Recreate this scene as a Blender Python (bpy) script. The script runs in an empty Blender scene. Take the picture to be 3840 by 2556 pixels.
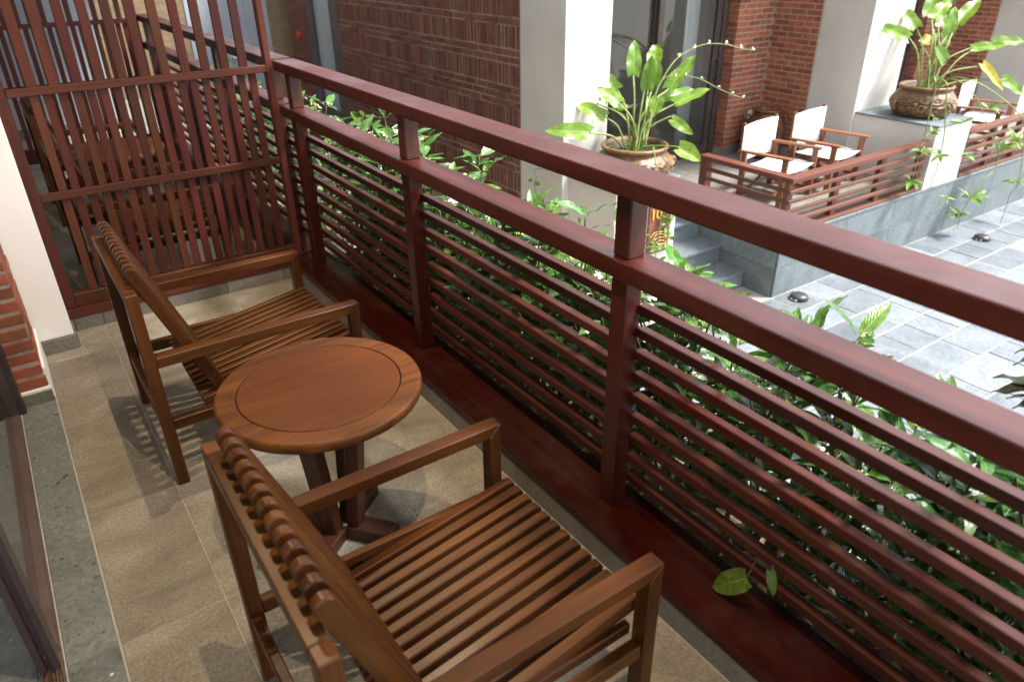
import bpy, bmesh, math, random
from mathutils import Vector, Matrix, noise
random.seed(7)
S = bpy.context.scene
COL = S.collection
R = math.radians

# ---------------------------------------------------------------- camera
cam = bpy.data.cameras.new('camera'); camo = bpy.data.objects.new('camera', cam); COL.objects.link(camo)
cam.sensor_width = 36.0; cam.lens = 25.516
cam.clip_start = 0.05; cam.clip_end = 400
right = Vector((0.82145, -0.57016, -0.01179)); down = Vector((-0.28336, -0.39014, -0.87607)); fwd = Vector((0.49490, 0.72299, -0.48204))
m = Matrix((right, -down, -fwd)).transposed().to_4x4(); m.translation = Vector((0, 0, 1.62))
camo.matrix_world = m
cam.dof.use_dof = True; cam.dof.focus_distance = 2.5; cam.dof.aperture_fstop = 3.2
S.camera = camo

# ---------------------------------------------------------------- sky, sun, exposure
SUN_EL, SUN_AZ = 57.0, 126.0          # azimuth measured clockwise from +Y
wd = bpy.data.worlds.new('World'); S.world = wd; wd.use_nodes = True
nt = wd.node_tree; nt.nodes.clear()
sky = nt.nodes.new('ShaderNodeTexSky'); sky.sky_type = 'NISHITA'; sky.sun_disc = False
sky.sun_elevation = R(SUN_EL); sky.sun_rotation = R(SUN_AZ)
sky.air_density = 1.0; sky.dust_density = 1.5; sky.ozone_density = 1.0
bg = nt.nodes.new('ShaderNodeBackground'); bg.inputs['Strength'].default_value = 0.15
wo = nt.nodes.new('ShaderNodeOutputWorld')
hz = nt.nodes.new('ShaderNodeHueSaturation'); hz.inputs['Saturation'].default_value = 0.30   # hazy white sky
nt.links.new(sky.outputs[0], hz.inputs['Color']); nt.links.new(hz.outputs[0], bg.inputs['Color']); nt.links.new(bg.outputs[0], wo.inputs['Surface'])
sl = bpy.data.lights.new('sun', 'SUN'); sl.energy = 2.6; sl.angle = R(12); sl.color = (1.0, 0.96, 0.90)
so = bpy.data.objects.new('sun', sl); COL.objects.link(so); so.location = (5, -10, 15)
sd = Vector((math.sin(R(SUN_AZ)) * math.cos(R(SUN_EL)), math.cos(R(SUN_AZ)) * math.cos(R(SUN_EL)), math.sin(R(SUN_EL))))
so.rotation_euler = (-sd).to_track_quat('-Z', 'Y').to_euler()
S.view_settings.view_transform = 'Standard'; S.view_settings.look = 'None'
S.view_settings.exposure = 2.25; S.view_settings.gamma = 1.0; S.view_settings.use_curve_mapping = False
S.render.engine = 'CYCLES'
S.cycles.max_bounces = 8; S.cycles.diffuse_bounces = 4; S.cycles.transmission_bounces = 6

# ---------------------------------------------------------------- materials
MATS = {}
def nodes_of(name):
    mt = bpy.data.materials.new(name); mt.use_nodes = True
    t = mt.node_tree; return mt, t, t.nodes['Principled BSDF']
def N(t, typ, **kw):
    n = t.nodes.new(typ)
    for k, v in kw.items():
        if k in n.inputs.keys(): n.inputs[k].default_value = v
        else: setattr(n, k, v)
    return n
def coords(t, scale=(1, 1, 1), space='Object', jitter=True):
    tc = N(t, 'ShaderNodeTexCoord'); mp = N(t, 'ShaderNodeMapping'); mp.inputs['Scale'].default_value = scale
    t.links.new(tc.outputs[space], mp.inputs['Vector'])
    if jitter:
        oi = N(t, 'ShaderNodeObjectInfo'); mul = N(t, 'ShaderNodeMath', operation='MULTIPLY'); mul.inputs[1].default_value = 37.0
        t.links.new(oi.outputs['Random'], mul.inputs[0]); t.links.new(mul.outputs[0], mp.inputs['Location'])
    return mp
def ramp(t, fac, cols):
    r = N(t, 'ShaderNodeValToRGB'); e = r.color_ramp.elements
    while len(e) < len(cols): e.new(0.5)
    for i, (p, c) in enumerate(cols): e[i].position = p; e[i].color = (*c, 1)
    t.links.new(fac, r.inputs['Fac']); return r
def vary(t, col, amount=0.35, hue=0.0, island=False):
    """brightness (and a little hue) of each single piece"""
    oi = N(t, 'ShaderNodeObjectInfo'); fac = oi.outputs['Random']
    if island:
        g = N(t, 'ShaderNodeNewGeometry'); ad = N(t, 'ShaderNodeMath', operation='ADD'); fr = N(t, 'ShaderNodeMath', operation='FRACT')
        t.links.new(fac, ad.inputs[0]); t.links.new(g.outputs['Random Per Island'], ad.inputs[1]); t.links.new(ad.outputs[0], fr.inputs[0]); fac = fr.outputs[0]
    hs = N(t, 'ShaderNodeHueSaturation'); mr = N(t, 'ShaderNodeMapRange'); mr.inputs['To Min'].default_value = 1 - amount; mr.inputs['To Max'].default_value = 1 + amount
    t.links.new(fac, mr.inputs['Value']); t.links.new(mr.outputs[0], hs.inputs['Value']); t.links.new(col, hs.inputs['Color'])
    if hue:
        mu = N(t, 'ShaderNodeMath', operation='MULTIPLY'); mu.inputs[1].default_value = 7.31; fr2 = N(t, 'ShaderNodeMath', operation='FRACT')
        mh = N(t, 'ShaderNodeMapRange'); mh.inputs['To Min'].default_value = 0.5 - hue; mh.inputs['To Max'].default_value = 0.5 + hue
        t.links.new(fac, mu.inputs[0]); t.links.new(mu.outputs[0], fr2.inputs[0]); t.links.new(fr2.outputs[0], mh.inputs['Value']); t.links.new(mh.outputs[0], hs.inputs['Hue'])
    return hs.outputs['Color']
def bump(t, p, height, strength=0.3, dist=0.002):
    b = N(t, 'ShaderNodeBump', Strength=strength, Distance=dist); t.links.new(height, b.inputs['Height']); t.links.new(b.outputs[0], p.inputs['Normal'])

def wood(name, c1, c2, rough=0.38, spec=0.5, amount=0.25, hue=0.008, dust=0.0, coat=0.0, blotch=0.06):
    out = {}
    for ax in 'xyz':
        mt, t, p = nodes_of(name + '_' + ax)
        sc = {'x': (1.4, 16, 16), 'y': (16, 1.4, 16), 'z': (16, 16, 1.4)}[ax]
        mp = coords(t, sc)
        n1 = N(t, 'ShaderNodeTexNoise', Scale=1.0, Detail=5.0, Roughness=0.62, Distortion=0.9); t.links.new(mp.outputs[0], n1.inputs['Vector'])
        mp2 = coords(t, tuple(v * (1.6 if v < 2 else 9) for v in sc))
        n2 = N(t, 'ShaderNodeTexNoise', Scale=1.0, Detail=3.0, Roughness=0.6); t.links.new(mp2.outputs[0], n2.inputs['Vector'])
        mix = N(t, 'ShaderNodeMix'); mix.data_type = 'FLOAT'; mix.inputs[0].default_value = 0.35
        t.links.new(n1.outputs['Fac'], mix.inputs[2]); t.links.new(n2.outputs['Fac'], mix.inputs[3])
        r = ramp(t, mix.outputs[0], [(0.30, c1), (0.68, c2)])
        col = vary(t, r.outputs['Color'], amount, hue)
        if dust:
            mp3 = coords(t, (5, 5, 5)); n3 = N(t, 'ShaderNodeTexNoise', Scale=1.0, Detail=6.0, Roughness=0.7); t.links.new(mp3.outputs[0], n3.inputs['Vector'])
            r3 = ramp(t, n3.outputs['Fac'], [(0.5, (0, 0, 0)), (0.75, (dust, dust, dust))])
            mx = N(t, 'ShaderNodeMix'); mx.data_type = 'RGBA'; t.links.new(r3.outputs['Color'], mx.inputs[0]); t.links.new(col, mx.inputs[6]); mx.inputs[7].default_value = (0.24, 0.16, 0.12, 1); col = mx.outputs[2]
        t.links.new(col, p.inputs['Base Color'])
        rr = N(t, 'ShaderNodeMapRange'); rr.inputs['To Min'].default_value = rough - 0.08; rr.inputs['To Max'].default_value = rough + 0.14
        mpb = coords(t, (3.0, 3.0, 3.0)); nb = N(t, 'ShaderNodeTexNoise', Scale=1.0, Detail=4.0, Roughness=0.6); t.links.new(mpb.outputs[0], nb.inputs['Vector'])
        rb_ = N(t, 'ShaderNodeMapRange'); rb_.inputs['From Min'].default_value = 0.35; rb_.inputs['From Max'].default_value = 0.65; rb_.inputs['To Min'].default_value = -blotch * 0.6; rb_.inputs['To Max'].default_value = blotch
        t.links.new(nb.outputs['Fac'], rb_.inputs['Value']); ra = N(t, 'ShaderNodeMath', operation='ADD')
        t.links.new(n1.outputs['Fac'], rr.inputs['Value']); t.links.new(rr.outputs[0], ra.inputs[0]); t.links.new(rb_.outputs[0], ra.inputs[1]); t.links.new(ra.outputs[0], p.inputs['Roughness'])
        p.inputs['Specular IOR Level'].default_value = spec; p.inputs['Coat Weight'].default_value = coat; p.inputs['Coat Roughness'].default_value = 0.22
        bump(t, p, n2.outputs['Fac'], 0.18, 0.0012)
        out[ax] = mt
    return out
def plain(name, c1, c2=None, rough=0.6, scale=6.0, bumps=0.2, bscale=60.0, amount=0.0, hue=0.0, spec=0.4, metal=0.0, island=False, space='Object', jitter=True, bdist=0.002, detail=6.0, pos=(0.35, 0.65)):
    mt, t, p = nodes_of(name)
    if c2 is None: c2 = c1
    mp = coords(t, (1, 1, 1), space, jitter)
    n1 = N(t, 'ShaderNodeTexNoise', Scale=scale, Detail=detail, Roughness=0.62); t.links.new(mp.outputs[0], n1.inputs['Vector'])
    r = ramp(t, n1.outputs['Fac'], [(pos[0], c1), (pos[1], c2)]); col = r.outputs['Color']
    if amount: col = vary(t, col, amount, hue, island)
    t.links.new(col, p.inputs['Base Color']); p.inputs['Roughness'].default_value = rough
    p.inputs['Specular IOR Level'].default_value = spec; p.inputs['Metallic'].default_value = metal
    if bumps:
        n2 = N(t, 'ShaderNodeTexNoise', Scale=bscale, Detail=5.0, Roughness=0.7); t.links.new(mp.outputs[0], n2.inputs['Vector'])
        bump(t, p, n2.outputs['Fac'], bumps, bdist)
    return mt
def stone(name, cols, scale, pit=None, rough=0.6, amount=0.1, bumps=0.5, bscale=45, bdist=0.004, hue=0.0, streak=None, speckle=0.75, drops=False):
    mt, t, p = nodes_of(name)
    mp = coords(t, streak or (1, 1, 1))
    n1 = N(t, 'ShaderNodeTexNoise', Scale=scale, Detail=9.0, Roughness=0.68, Distortion=0.6); t.links.new(mp.outputs[0], n1.inputs['Vector'])
    r = ramp(t, n1.outputs['Fac'], cols); col = r.outputs['Color']
    mpf = coords(t); n2 = N(t, 'ShaderNodeTexNoise', Scale=bscale, Detail=6.0, Roughness=0.72); t.links.new(mpf.outputs[0], n2.inputs['Vector'])
    sp = N(t, 'ShaderNodeMix'); sp.data_type = 'RGBA'; sp.blend_type = 'MULTIPLY'; sp.inputs[0].default_value = speckle
    rf = ramp(t, n2.outputs['Fac'], [(0.32, (0.55, 0.55, 0.55)), (0.64, (1.18, 1.18, 1.18))])
    t.links.new(col, sp.inputs[6]); t.links.new(rf.outputs['Color'], sp.inputs[7]); col = sp.outputs[2]
    if pit:
        v = N(t, 'ShaderNodeTexNoise', Scale=pit[0], Detail=2.0, Roughness=0.5); t.links.new(mpf.outputs[0], v.inputs['Vector'])
        rp = ramp(t, v.outputs['Fac'], [(pit[1], (0, 0, 0)), (pit[1] + 0.05, (1, 1, 1))])
        mx = N(t, 'ShaderNodeMix'); mx.data_type = 'RGBA'; t.links.new(rp.outputs['Color'], mx.inputs[0]); t.links.new(col, mx.inputs[6]); mx.inputs[7].default_value = (*pit[2], 1); col = mx.outputs[2]
    if drops:     # splashes of white paint
        v = N(t, 'ShaderNodeTexVoronoi', Scale=13.0); v.feature = 'F1'; t.links.new(mpf.outputs[0], v.inputs['Vector'])
        cr = N(t, 'ShaderNodeSeparateXYZ'); t.links.new(v.outputs['Color'], cr.inputs[0]); gt = N(t, 'ShaderNodeMath', operation='GREATER_THAN'); gt.inputs[1].default_value = 0.80; t.links.new(cr.outputs['X'], gt.inputs[0])
        lt = N(t, 'ShaderNodeMath', operation='LESS_THAN'); lt.inputs[1].default_value = 0.075; t.links.new(v.outputs['Distance'], lt.inputs[0])
        an = N(t, 'ShaderNodeMath', operation='MULTIPLY'); t.links.new(gt.outputs[0], an.inputs[0]); t.links.new(lt.outputs[0], an.inputs[1])
        mx = N(t, 'ShaderNodeMix'); mx.data_type = 'RGBA'; t.links.new(an.outputs[0], mx.inputs[0]); t.links.new(col, mx.inputs[6]); mx.inputs[7].default_value = (0.65, 0.65, 0.62, 1); col = mx.outputs[2]
    if amount: col = vary(t, col, amount, hue)
    t.links.new(col, p.inputs['Base Color']); p.inputs['Roughness'].default_value = rough; p.inputs['Specular IOR Level'].default_value = 0.35
    bump(t, p, n2.outputs['Fac'], bumps, bdist)
    return mt
def leafmat(name, dark, light, rough=0.3, trans=0.3, amount=0.3, hue=0.02, rib=(0.35, 0.45, 0.15), spots=None):
    mt, t, p = nodes_of(name)
    mp = coords(t, (1, 1, 1)); n1 = N(t, 'ShaderNodeTexNoise', Scale=9.0, Detail=3.0); t.links.new(mp.outputs[0], n1.inputs['Vector'])
    r = ramp(t, n1.outputs['Fac'], [(0.3, dark), (0.7, light)])
    uv = N(t, 'ShaderNodeUVMap'); sx = N(t, 'ShaderNodeSeparateXYZ'); t.links.new(uv.outputs[0], sx.inputs[0])
    sub = N(t, 'ShaderNodeMath', operation='SUBTRACT'); sub.inputs[1].default_value = 0.5; t.links.new(sx.outputs['Y'], sub.inputs[0])
    ab = N(t, 'ShaderNodeMath', operation='ABSOLUTE'); t.links.new(sub.outputs[0], ab.inputs[0])
    # side veins slant towards the tip: phase = u*11 - |v|*7
    m1 = N(t, 'ShaderNodeMath', operation='MULTIPLY'); m1.inputs[1].default_value = 60.0; t.links.new(sx.outputs['X'], m1.inputs[0])
    m2 = N(t, 'ShaderNodeMath', operation='MULTIPLY'); m2.inputs[1].default_value = -36.0; t.links.new(ab.outputs[0], m2.inputs[0])
    ad = N(t, 'ShaderNodeMath', operation='ADD'); t.links.new(m1.outputs[0], ad.inputs[0]); t.links.new(m2.outputs[0], ad.inputs[1])
    sn = N(t, 'ShaderNodeMath', operation='SINE'); t.links.new(ad.outputs[0], sn.inputs[0])
    mr = N(t, 'ShaderNodeMapRange'); mr.inputs['From Min'].default_value = 0.02; mr.inputs['From Max'].default_value = 0.05; mr.inputs['To Min'].default_value = 0.75; mr.inputs['To Max'].default_value = 0.0
    t.links.new(ab.outputs[0], mr.inputs['Value'])
    mx = N(t, 'ShaderNodeMix'); mx.data_type = 'RGBA'; t.links.new(mr.outputs[0], mx.inputs[0]); t.links.new(r.outputs['Color'], mx.inputs[6]); mx.inputs[7].default_value = (*rib, 1)
    col = mx.outputs[2]
    col = vary(t, col, amount, hue)
    t.links.new(col, p.inputs['Base Color']); p.inputs['Roughness'].default_value = rough; p.inputs['Specular IOR Level'].default_value = 0.5
    bump(t, p, sn.outputs[0], 0.25, 0.0015)
    tr = N(t, 'ShaderNodeBsdfTranslucent'); t.links.new(col, tr.inputs['Color'])
    ms = N(t, 'ShaderNodeMixShader'); ms.inputs[0].default_value = trans
    o = t.nodes['Material Output']; t.links.new(p.outputs[0], ms.inputs[1]); t.links.new(tr.outputs[0], ms.inputs[2]); t.links.new(ms.outputs[0], o.inputs['Surface'])
    return mt

W_RAIL = wood('mahogany_rail', (0.018, 0.0028, 0.0012), (0.060, 0.0098, 0.0042), 0.36, 0.38, 0.12, 0.006, dust=0.05, blotch=0.16)
W_LEDGE = wood('mahogany_ledge', (0.012, 0.0013, 0.0006), (0.036, 0.0036, 0.0016), 0.32, 0.26, 0.05, 0.0, dust=0.08, blotch=0.16)
W_SCREEN = wood('red_screen_wood', (0.040, 0.0092, 0.0052), (0.100, 0.0250, 0.0135), 0.48, 0.26, 0.28, 0.014, blotch=0.1)
W_CHAIR = wood('brown_chair_wood', (0.019, 0.0050, 0.0009), (0.112, 0.0385, 0.0078), 0.34, 0.24, 0.14, 0.006, blotch=0.08)
W_TABLE = wood('brown_table_wood', (0.066, 0.0175, 0.0036), (0.124, 0.0370, 0.0080), 0.46, 0.20, 0.03, 0.0, blotch=0.1)
W_RIM = wood('oak_table_rim', (0.022, 0.0058, 0.0011), (0.158, 0.0545, 0.0115), 0.40, 0.22, 0.03, 0.0)
W_BASE = wood('dark_table_base_wood', (0.034, 0.0100, 0.0050), (0.070, 0.0210, 0.0095), 0.34, 0.42, 0.08, 0.0)
W_FAR = wood('terrace_rail_wood', (0.060, 0.0185, 0.0100), (0.125, 0.042, 0.0230), 0.5, 0.35, 0.25, 0.01)
W_DIR = wood('director_chair_wood', (0.095, 0.030, 0.0120), (0.190, 0.070, 0.0270), 0.5, 0.35, 0.20, 0.008)
M_TAN = stone('tan_floor_tile', [(0.28, (0.175, 0.150, 0.112)), (0.52, (0.285, 0.252, 0.197)), (0.74, (0.400, 0.368, 0.305))], 2.6, rough=0.62, amount=0.12, bumps=0.9, bscale=120, bdist=0.005, speckle=0.95, streak=(1.0, 1.9, 1.0))
M_SKIRT = stone('grey_skirting_tile', [(0.3, (0.130, 0.120, 0.105)), (0.7, (0.215, 0.205, 0.185))], 4.0, rough=0.6, amount=0.12, bumps=0.5, bscale=80, bdist=0.003)
M_SLATE = stone('grey_green_threshold_stone', [(0.28, (0.105, 0.120, 0.112)), (0.72, (0.245, 0.265, 0.250))], 3.2, pit=(38, 0.66, (0.045, 0.05, 0.046)), rough=0.5, amount=0.10, bumps=0.7, bscale=70, bdist=0.004, speckle=0.9, drops=True)
M_BLUE = stone('blue_grey_stone', [(0.30, (0.082, 0.100, 0.108)), (0.70, (0.150, 0.175, 0.186))], 3.0, rough=0.6, amount=0.12, bumps=0.4, bscale=50, bdist=0.003)
M_PAVE = stone('paving_stone', [(0.28, (0.072, 0.088, 0.103)), (0.55, (0.128, 0.146, 0.162)), (0.75, (0.178, 0.192, 0.202))], 2.2, rough=0.6, amount=0.26, bumps=0.4, bscale=40, bdist=0.004, hue=0.01)
M_GROUT = plain('pale_grout', (0.21, 0.20, 0.178), (0.28, 0.265, 0.235), 0.85, 12, 0.4, 120)
M_JOINT = plain('floor_joint', (0.34, 0.32, 0.28), (0.42, 0.40, 0.36), 0.85, 12, 0.3, 120)
M_CEIL = plain('fill_cutting_brown', (0.16, 0.085, 0.045), (0.24, 0.135, 0.075), 0.5, 3.0, 0.1, 60)  # ceiling is out of view; brown picked to cut fill light and reflections
M_ROOM = plain('taupe_room_paint', (0.13, 0.11, 0.095), (0.16, 0.135, 0.12), 0.8, 2.0, 0.1, 100)
M_MORTAR = plain('grey_mortar', (0.26, 0.215, 0.165), (0.38, 0.325, 0.26), 0.9, 30, 0.6, 160)
M_MORTAR_D = plain('brown_mortar', (0.20, 0.155, 0.120), (0.30, 0.24, 0.19), 0.9, 30, 0.6, 160)
M_BRICK = plain('orange_red_brick', (0.210, 0.062, 0.034), (0.315, 0.105, 0.055), 0.8, 18, 0.7, 140, amount=0.30, hue=0.012, island=True, bdist=0.003)
M_BRICK_D = plain('dark_red_brick', (0.098, 0.035, 0.022), (0.158, 0.058, 0.036), 0.82, 16, 0.7, 140, amount=0.30, hue=0.008, island=True, bdist=0.003)
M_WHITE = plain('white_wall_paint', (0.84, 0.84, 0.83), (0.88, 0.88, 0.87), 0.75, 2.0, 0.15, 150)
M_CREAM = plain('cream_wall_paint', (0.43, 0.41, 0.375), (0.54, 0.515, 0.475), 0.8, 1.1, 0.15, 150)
M_TANWALL = stone('sandstone_wall', [(0.3, (0.17, 0.12, 0.07)), (0.7, (0.26, 0.19, 0.115))], 2.5, rough=0.8, amount=0.0, bumps=0.3, streak=(1, 1, 5))
M_GREYPAINT = plain('grey_door_paint', (0.27, 0.30, 0.34), (0.33, 0.36, 0.40), 0.5, 3.0, 0.05, 40)
M_FRAME = plain('dark_brown_aluminium', (0.040, 0.027, 0.025), (0.065, 0.045, 0.042), 0.38, 8, 0.05, 90, spec=0.5)
M_TRACK = plain('brown_door_track', (0.075, 0.050, 0.046), (0.120, 0.085, 0.078), 0.42, 9, 0.08, 90, spec=0.5)
M_SEAL = plain('grey_sealant', (0.33, 0.33, 0.32), (0.46, 0.46, 0.45), 0.6, 20, 0.3, 60)
M_RUST = plain('rusty_channel', (0.12, 0.06, 0.025), (0.26, 0.15, 0.08), 0.7, 14, 0.3, 90)
M_CANVAS = plain('white_canvas', (0.74, 0.75, 0.76), (0.82, 0.83, 0.83), 0.9, 5, 0.3, 300)
M_POT = stone('brown_glazed_pot', [(0.30, (0.055, 0.029, 0.013)), (0.55, (0.160, 0.088, 0.042)), (0.75, (0.260, 0.165, 0.090))], 7.0, rough=0.42, amount=0.0, bumps=0.4, bscale=50, bdist=0.006)
def pot_recess_shade(mt):
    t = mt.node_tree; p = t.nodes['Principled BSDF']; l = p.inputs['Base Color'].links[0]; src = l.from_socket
    g = N(t, 'ShaderNodeNewGeometry'); r = ramp(t, g.outputs['Pointiness'], [(0.44, (0.10, 0.07, 0.05)), (0.53, (1.25, 1.2, 1.1))])  # shade of the carved recesses painted into the colour, raised parts lightened
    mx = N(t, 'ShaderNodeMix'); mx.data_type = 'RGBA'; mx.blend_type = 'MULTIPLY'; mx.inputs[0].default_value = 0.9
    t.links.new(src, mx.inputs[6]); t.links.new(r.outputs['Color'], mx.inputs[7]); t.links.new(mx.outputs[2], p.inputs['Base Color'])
pot_recess_shade(M_POT)
M_POTDARK = plain('dark_pot_relief', (0.055, 0.028, 0.012), (0.15, 0.075, 0.03), 0.45, 12, 0.3, 60)
M_JAR = plain('brown_glazed_jar', (0.075, 0.028, 0.012), (0.16, 0.07, 0.03), 0.22, 9, 0.1, 40, spec=0.6)
M_WATER = plain('pot_water', (0.020, 0.022, 0.012), (0.04, 0.045, 0.02), 0.08, 9, 0.0, 40)
M_SOIL = stone('garden_soil', [(0.3, (0.055, 0.035, 0.018)), (0.55, (0.150, 0.105, 0.060)), (0.75, (0.240, 0.180, 0.110))], 14.0, rough=0.95, amount=0.0, bumps=1.0, bscale=120, bdist=0.01)
M_STEM = plain('green_stem', (0.10, 0.14, 0.03), (0.20, 0.25, 0.06), 0.5, 20, 0.2, 90)
M_TWIG = plain('brown_twig', (0.055, 0.045, 0.022), (0.13, 0.11, 0.06), 0.7, 20, 0.3, 90)
M_PETAL = plain('white_petal', (0.78, 0.78, 0.72), (0.86, 0.86, 0.82), 0.6, 10, 0.0)
M_BUD = plain('pale_green_bud', (0.45, 0.50, 0.16), (0.60, 0.62, 0.30), 0.5, 10, 0.0)
M_DRY = plain('dry_golden_stem', (0.42, 0.24, 0.07), (0.55, 0.34, 0.13), 0.7, 10, 0.2, 90)
M_GOLD = plain('gold_number', (0.62, 0.36, 0.07), (0.75, 0.45, 0.10), 0.35, 10, 0.0, metal=0.4)
M_SIGN = plain('brown_sign_board', (0.115, 0.035, 0.020), (0.17, 0.055, 0.030), 0.5, 10, 0.1, 60)
M_BLACK = plain('black_plastic', (0.018, 0.018, 0.020), (0.03, 0.03, 0.033), 0.4, 10, 0.0)
M_REDP = plain('red_plastic', (0.45, 0.012, 0.015), (0.55, 0.02, 0.02), 0.35, 10, 0.0)
M_PLATE = plain('white_plastic', (0.70, 0.70, 0.72), (0.75, 0.75, 0.77), 0.4, 10, 0.0)
M_LITTER = plain('dry_leaf_litter', (0.20, 0.13, 0.05), (0.42, 0.33, 0.17), 0.8, 20, 0.2, 60, amount=0.5, island=True)
L_JAS = leafmat('jasmine_leaf', (0.030, 0.092, 0.018), (0.088, 0.190, 0.032), 0.20, 0.34, 0.45, 0.025, (0.16, 0.27, 0.08))
L_SWORD = leafmat('sword_leaf', (0.085, 0.180, 0.012), (0.165, 0.290, 0.026), 0.34, 0.35, 0.18, 0.012, (0.24, 0.34, 0.06))
L_YEL = leafmat('yellowing_leaf', (0.24, 0.24, 0.012), (0.46, 0.38, 0.03), 0.4, 0.35, 0.15, 0.01, (0.5, 0.45, 0.1))
L_VINE = leafmat('vine_leaf', (0.070, 0.150, 0.018), (0.150, 0.250, 0.035), 0.4, 0.35, 0.3, 0.02, (0.2, 0.3, 0.08))
L_DARK = leafmat('dark_shrub_leaf', (0.012, 0.022, 0.007), (0.024, 0.040, 0.010), 0.4, 0.15, 0.3, 0.02, (0.05, 0.08, 0.03))
def glass(name, tint=(0.80, 0.84, 0.84), rough=0.0):
    mt, t, p = nodes_of(name); p.inputs['Base Color'].default_value = (*tint, 1); p.inputs['Roughness'].default_value = rough
    p.inputs['Transmission Weight'].default_value = 1.0; p.inputs['IOR'].default_value = 1.45
    return mt
M_GLASS = glass('clear_glass'); M_FROST = plain('frosted_glass', (0.27, 0.31, 0.33), (0.31, 0.35, 0.37), 0.25, 2, 0.0)
def emit(name, col, st):
    mt, t, p = nodes_of(name); p.inputs['Base Color'].default_value = (0.8, 0.8, 0.8, 1)
    p.inputs['Emission Color'].default_value = (*col, 1); p.inputs['Emission Strength'].default_value = st; return mt
M_LAMP = emit('warm_lamp', (1.0, 0.78, 0.48), 8.0)

# ---------------------------------------------------------------- building blocks
WL = {}                                       # world position of every object used as a parent
def setup(o, parent=None, loc=(0, 0, 0)):
    loc = Vector(loc); WL[o.name] = loc
    if parent is not None:
        o.parent = parent; o.location = loc - WL[parent.name]
    else: o.location = loc
    COL.objects.link(o); return o
def tag(o, label, cat=None, group=None, kind=None):
    if label: o['label'] = label
    if cat: o['category'] = cat
    if group: o['group'] = group
    if kind: o['kind'] = kind
    return o
def thing(name, loc, label, cat, group=None):
    o = bpy.data.objects.new(name, None); o.empty_display_size = 0.05; setup(o, None, loc); return tag(o, label, cat, group)
def structure(o): o['kind'] = 'structure'; return o
def obj(name, mesh, mat=None, parent=None, loc=(0, 0, 0), rot=None):
    if mat is not None and not mesh.materials: mesh.materials.append(mat)
    o = bpy.data.objects.new(name, mesh)
    if rot is not None: o.rotation_euler = rot
    return setup(o, parent, loc)
def from_bm(bm, name, smooth=False):
    me = bpy.data.meshes.new(name); bm.normal_update(); bm.to_mesh(me); bm.free()
    if smooth:
        for p in me.polygons: p.use_smooth = True
    return me
BOXES = {}
def box_mesh(dx, dy, dz, bev, mat):
    key = (round(dx, 4), round(dy, 4), round(dz, 4), bev, mat.name)
    if key in BOXES: return BOXES[key]
    bm = bmesh.new(); bmesh.ops.create_cube(bm, size=1.0)
    for v in bm.verts: v.co = Vector((v.co.x * dx, v.co.y * dy, v.co.z * dz))
    if bev: bmesh.ops.bevel(bm, geom=bm.edges[:], offset=min(bev, 0.45 * min(dx, dy, dz)), segments=1 if bev < 0.004 else 2, profile=0.6, affect='EDGES')
    me = from_bm(bm, 'box'); me.materials.append(mat); BOXES[key] = me; return me
def box(name, x0, x1, y0, y1, z0, z1, mat, parent=None, bev=0.0):
    dx, dy, dz = x1 - x0, y1 - y0, z1 - z0
    if isinstance(mat, dict): mat = mat[max((dx, 'x'), (dy, 'y'), (dz, 'z'))[1]]
    return obj(name, box_mesh(dx, dy, dz, bev, mat), None, parent, ((x0 + x1) / 2, (y0 + y1) / 2, (z0 + z1) / 2))
def add_box(bm, x0, x1, y0, y1, z0, z1):
    vs = [bm.verts.new((x, y, z)) for x in (x0, x1) for y in (y0, y1) for z in (z0, z1)]
    for f in ((0, 1, 3, 2), (4, 6, 7, 5), (0, 4, 5, 1), (2, 3, 7, 6), (0, 2, 6, 4), (1, 5, 7, 3)): bm.faces.new([vs[i] for i in f])
def prism_mesh(pts, axis, a, b, bev=0.0):
    """polygon pts in the two other axes (in x,y,z order), extruded from a to b along axis"""
    bm = bmesh.new()
    def mk(u, v, w): return {'x': (w, u, v), 'y': (u, w, v), 'z': (u, v, w)}[axis]
    A = [bm.verts.new(mk(u, v, a)) for u, v in pts]; B = [bm.verts.new(mk(u, v, b)) for u, v in pts]
    bm.faces.new(A); bm.faces.new(B[::-1])
    for i in range(len(pts)): j = (i + 1) % len(pts); bm.faces.new([A[i], B[i], B[j], A[j]])
    bmesh.ops.recalc_face_normals(bm, faces=bm.faces[:])
    if bev: bmesh.ops.bevel(bm, geom=[e for e in bm.edges if e.calc_length() > bev * 2.2], offset=bev, segments=1, affect='EDGES')
    return from_bm(bm, 'prism')
def tube_bm(bm, pts, rad, seg=6, cap=True):
    pts = [Vector(p) for p in pts]; n = len(pts)
    if not isinstance(rad, (list, tuple)): rad = [rad] * n
    rings = []; up = Vector((0.13, 0.27, 0.95)).normalized()
    for i, p in enumerate(pts):
        d = (pts[min(i + 1, n - 1)] - pts[max(i - 1, 0)]).normalized()
        s = d.cross(up)
        if s.length < 1e-3: s = d.cross(Vector((1, 0, 0)))
        s.normalize(); u = s.cross(d)
        rings.append([bm.verts.new(p + (s * math.cos(2 * math.pi * k / seg) + u * math.sin(2 * math.pi * k / seg)) * rad[i]) for k in range(seg)])
    for a, b in zip(rings, rings[1:]):
        for k in range(seg): bm.faces.new([a[k], a[(k + 1) % seg], b[(k + 1) % seg], b[k]])
    if cap: bm.faces.new(rings[0][::-1]); bm.faces.new(rings[-1])
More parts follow.
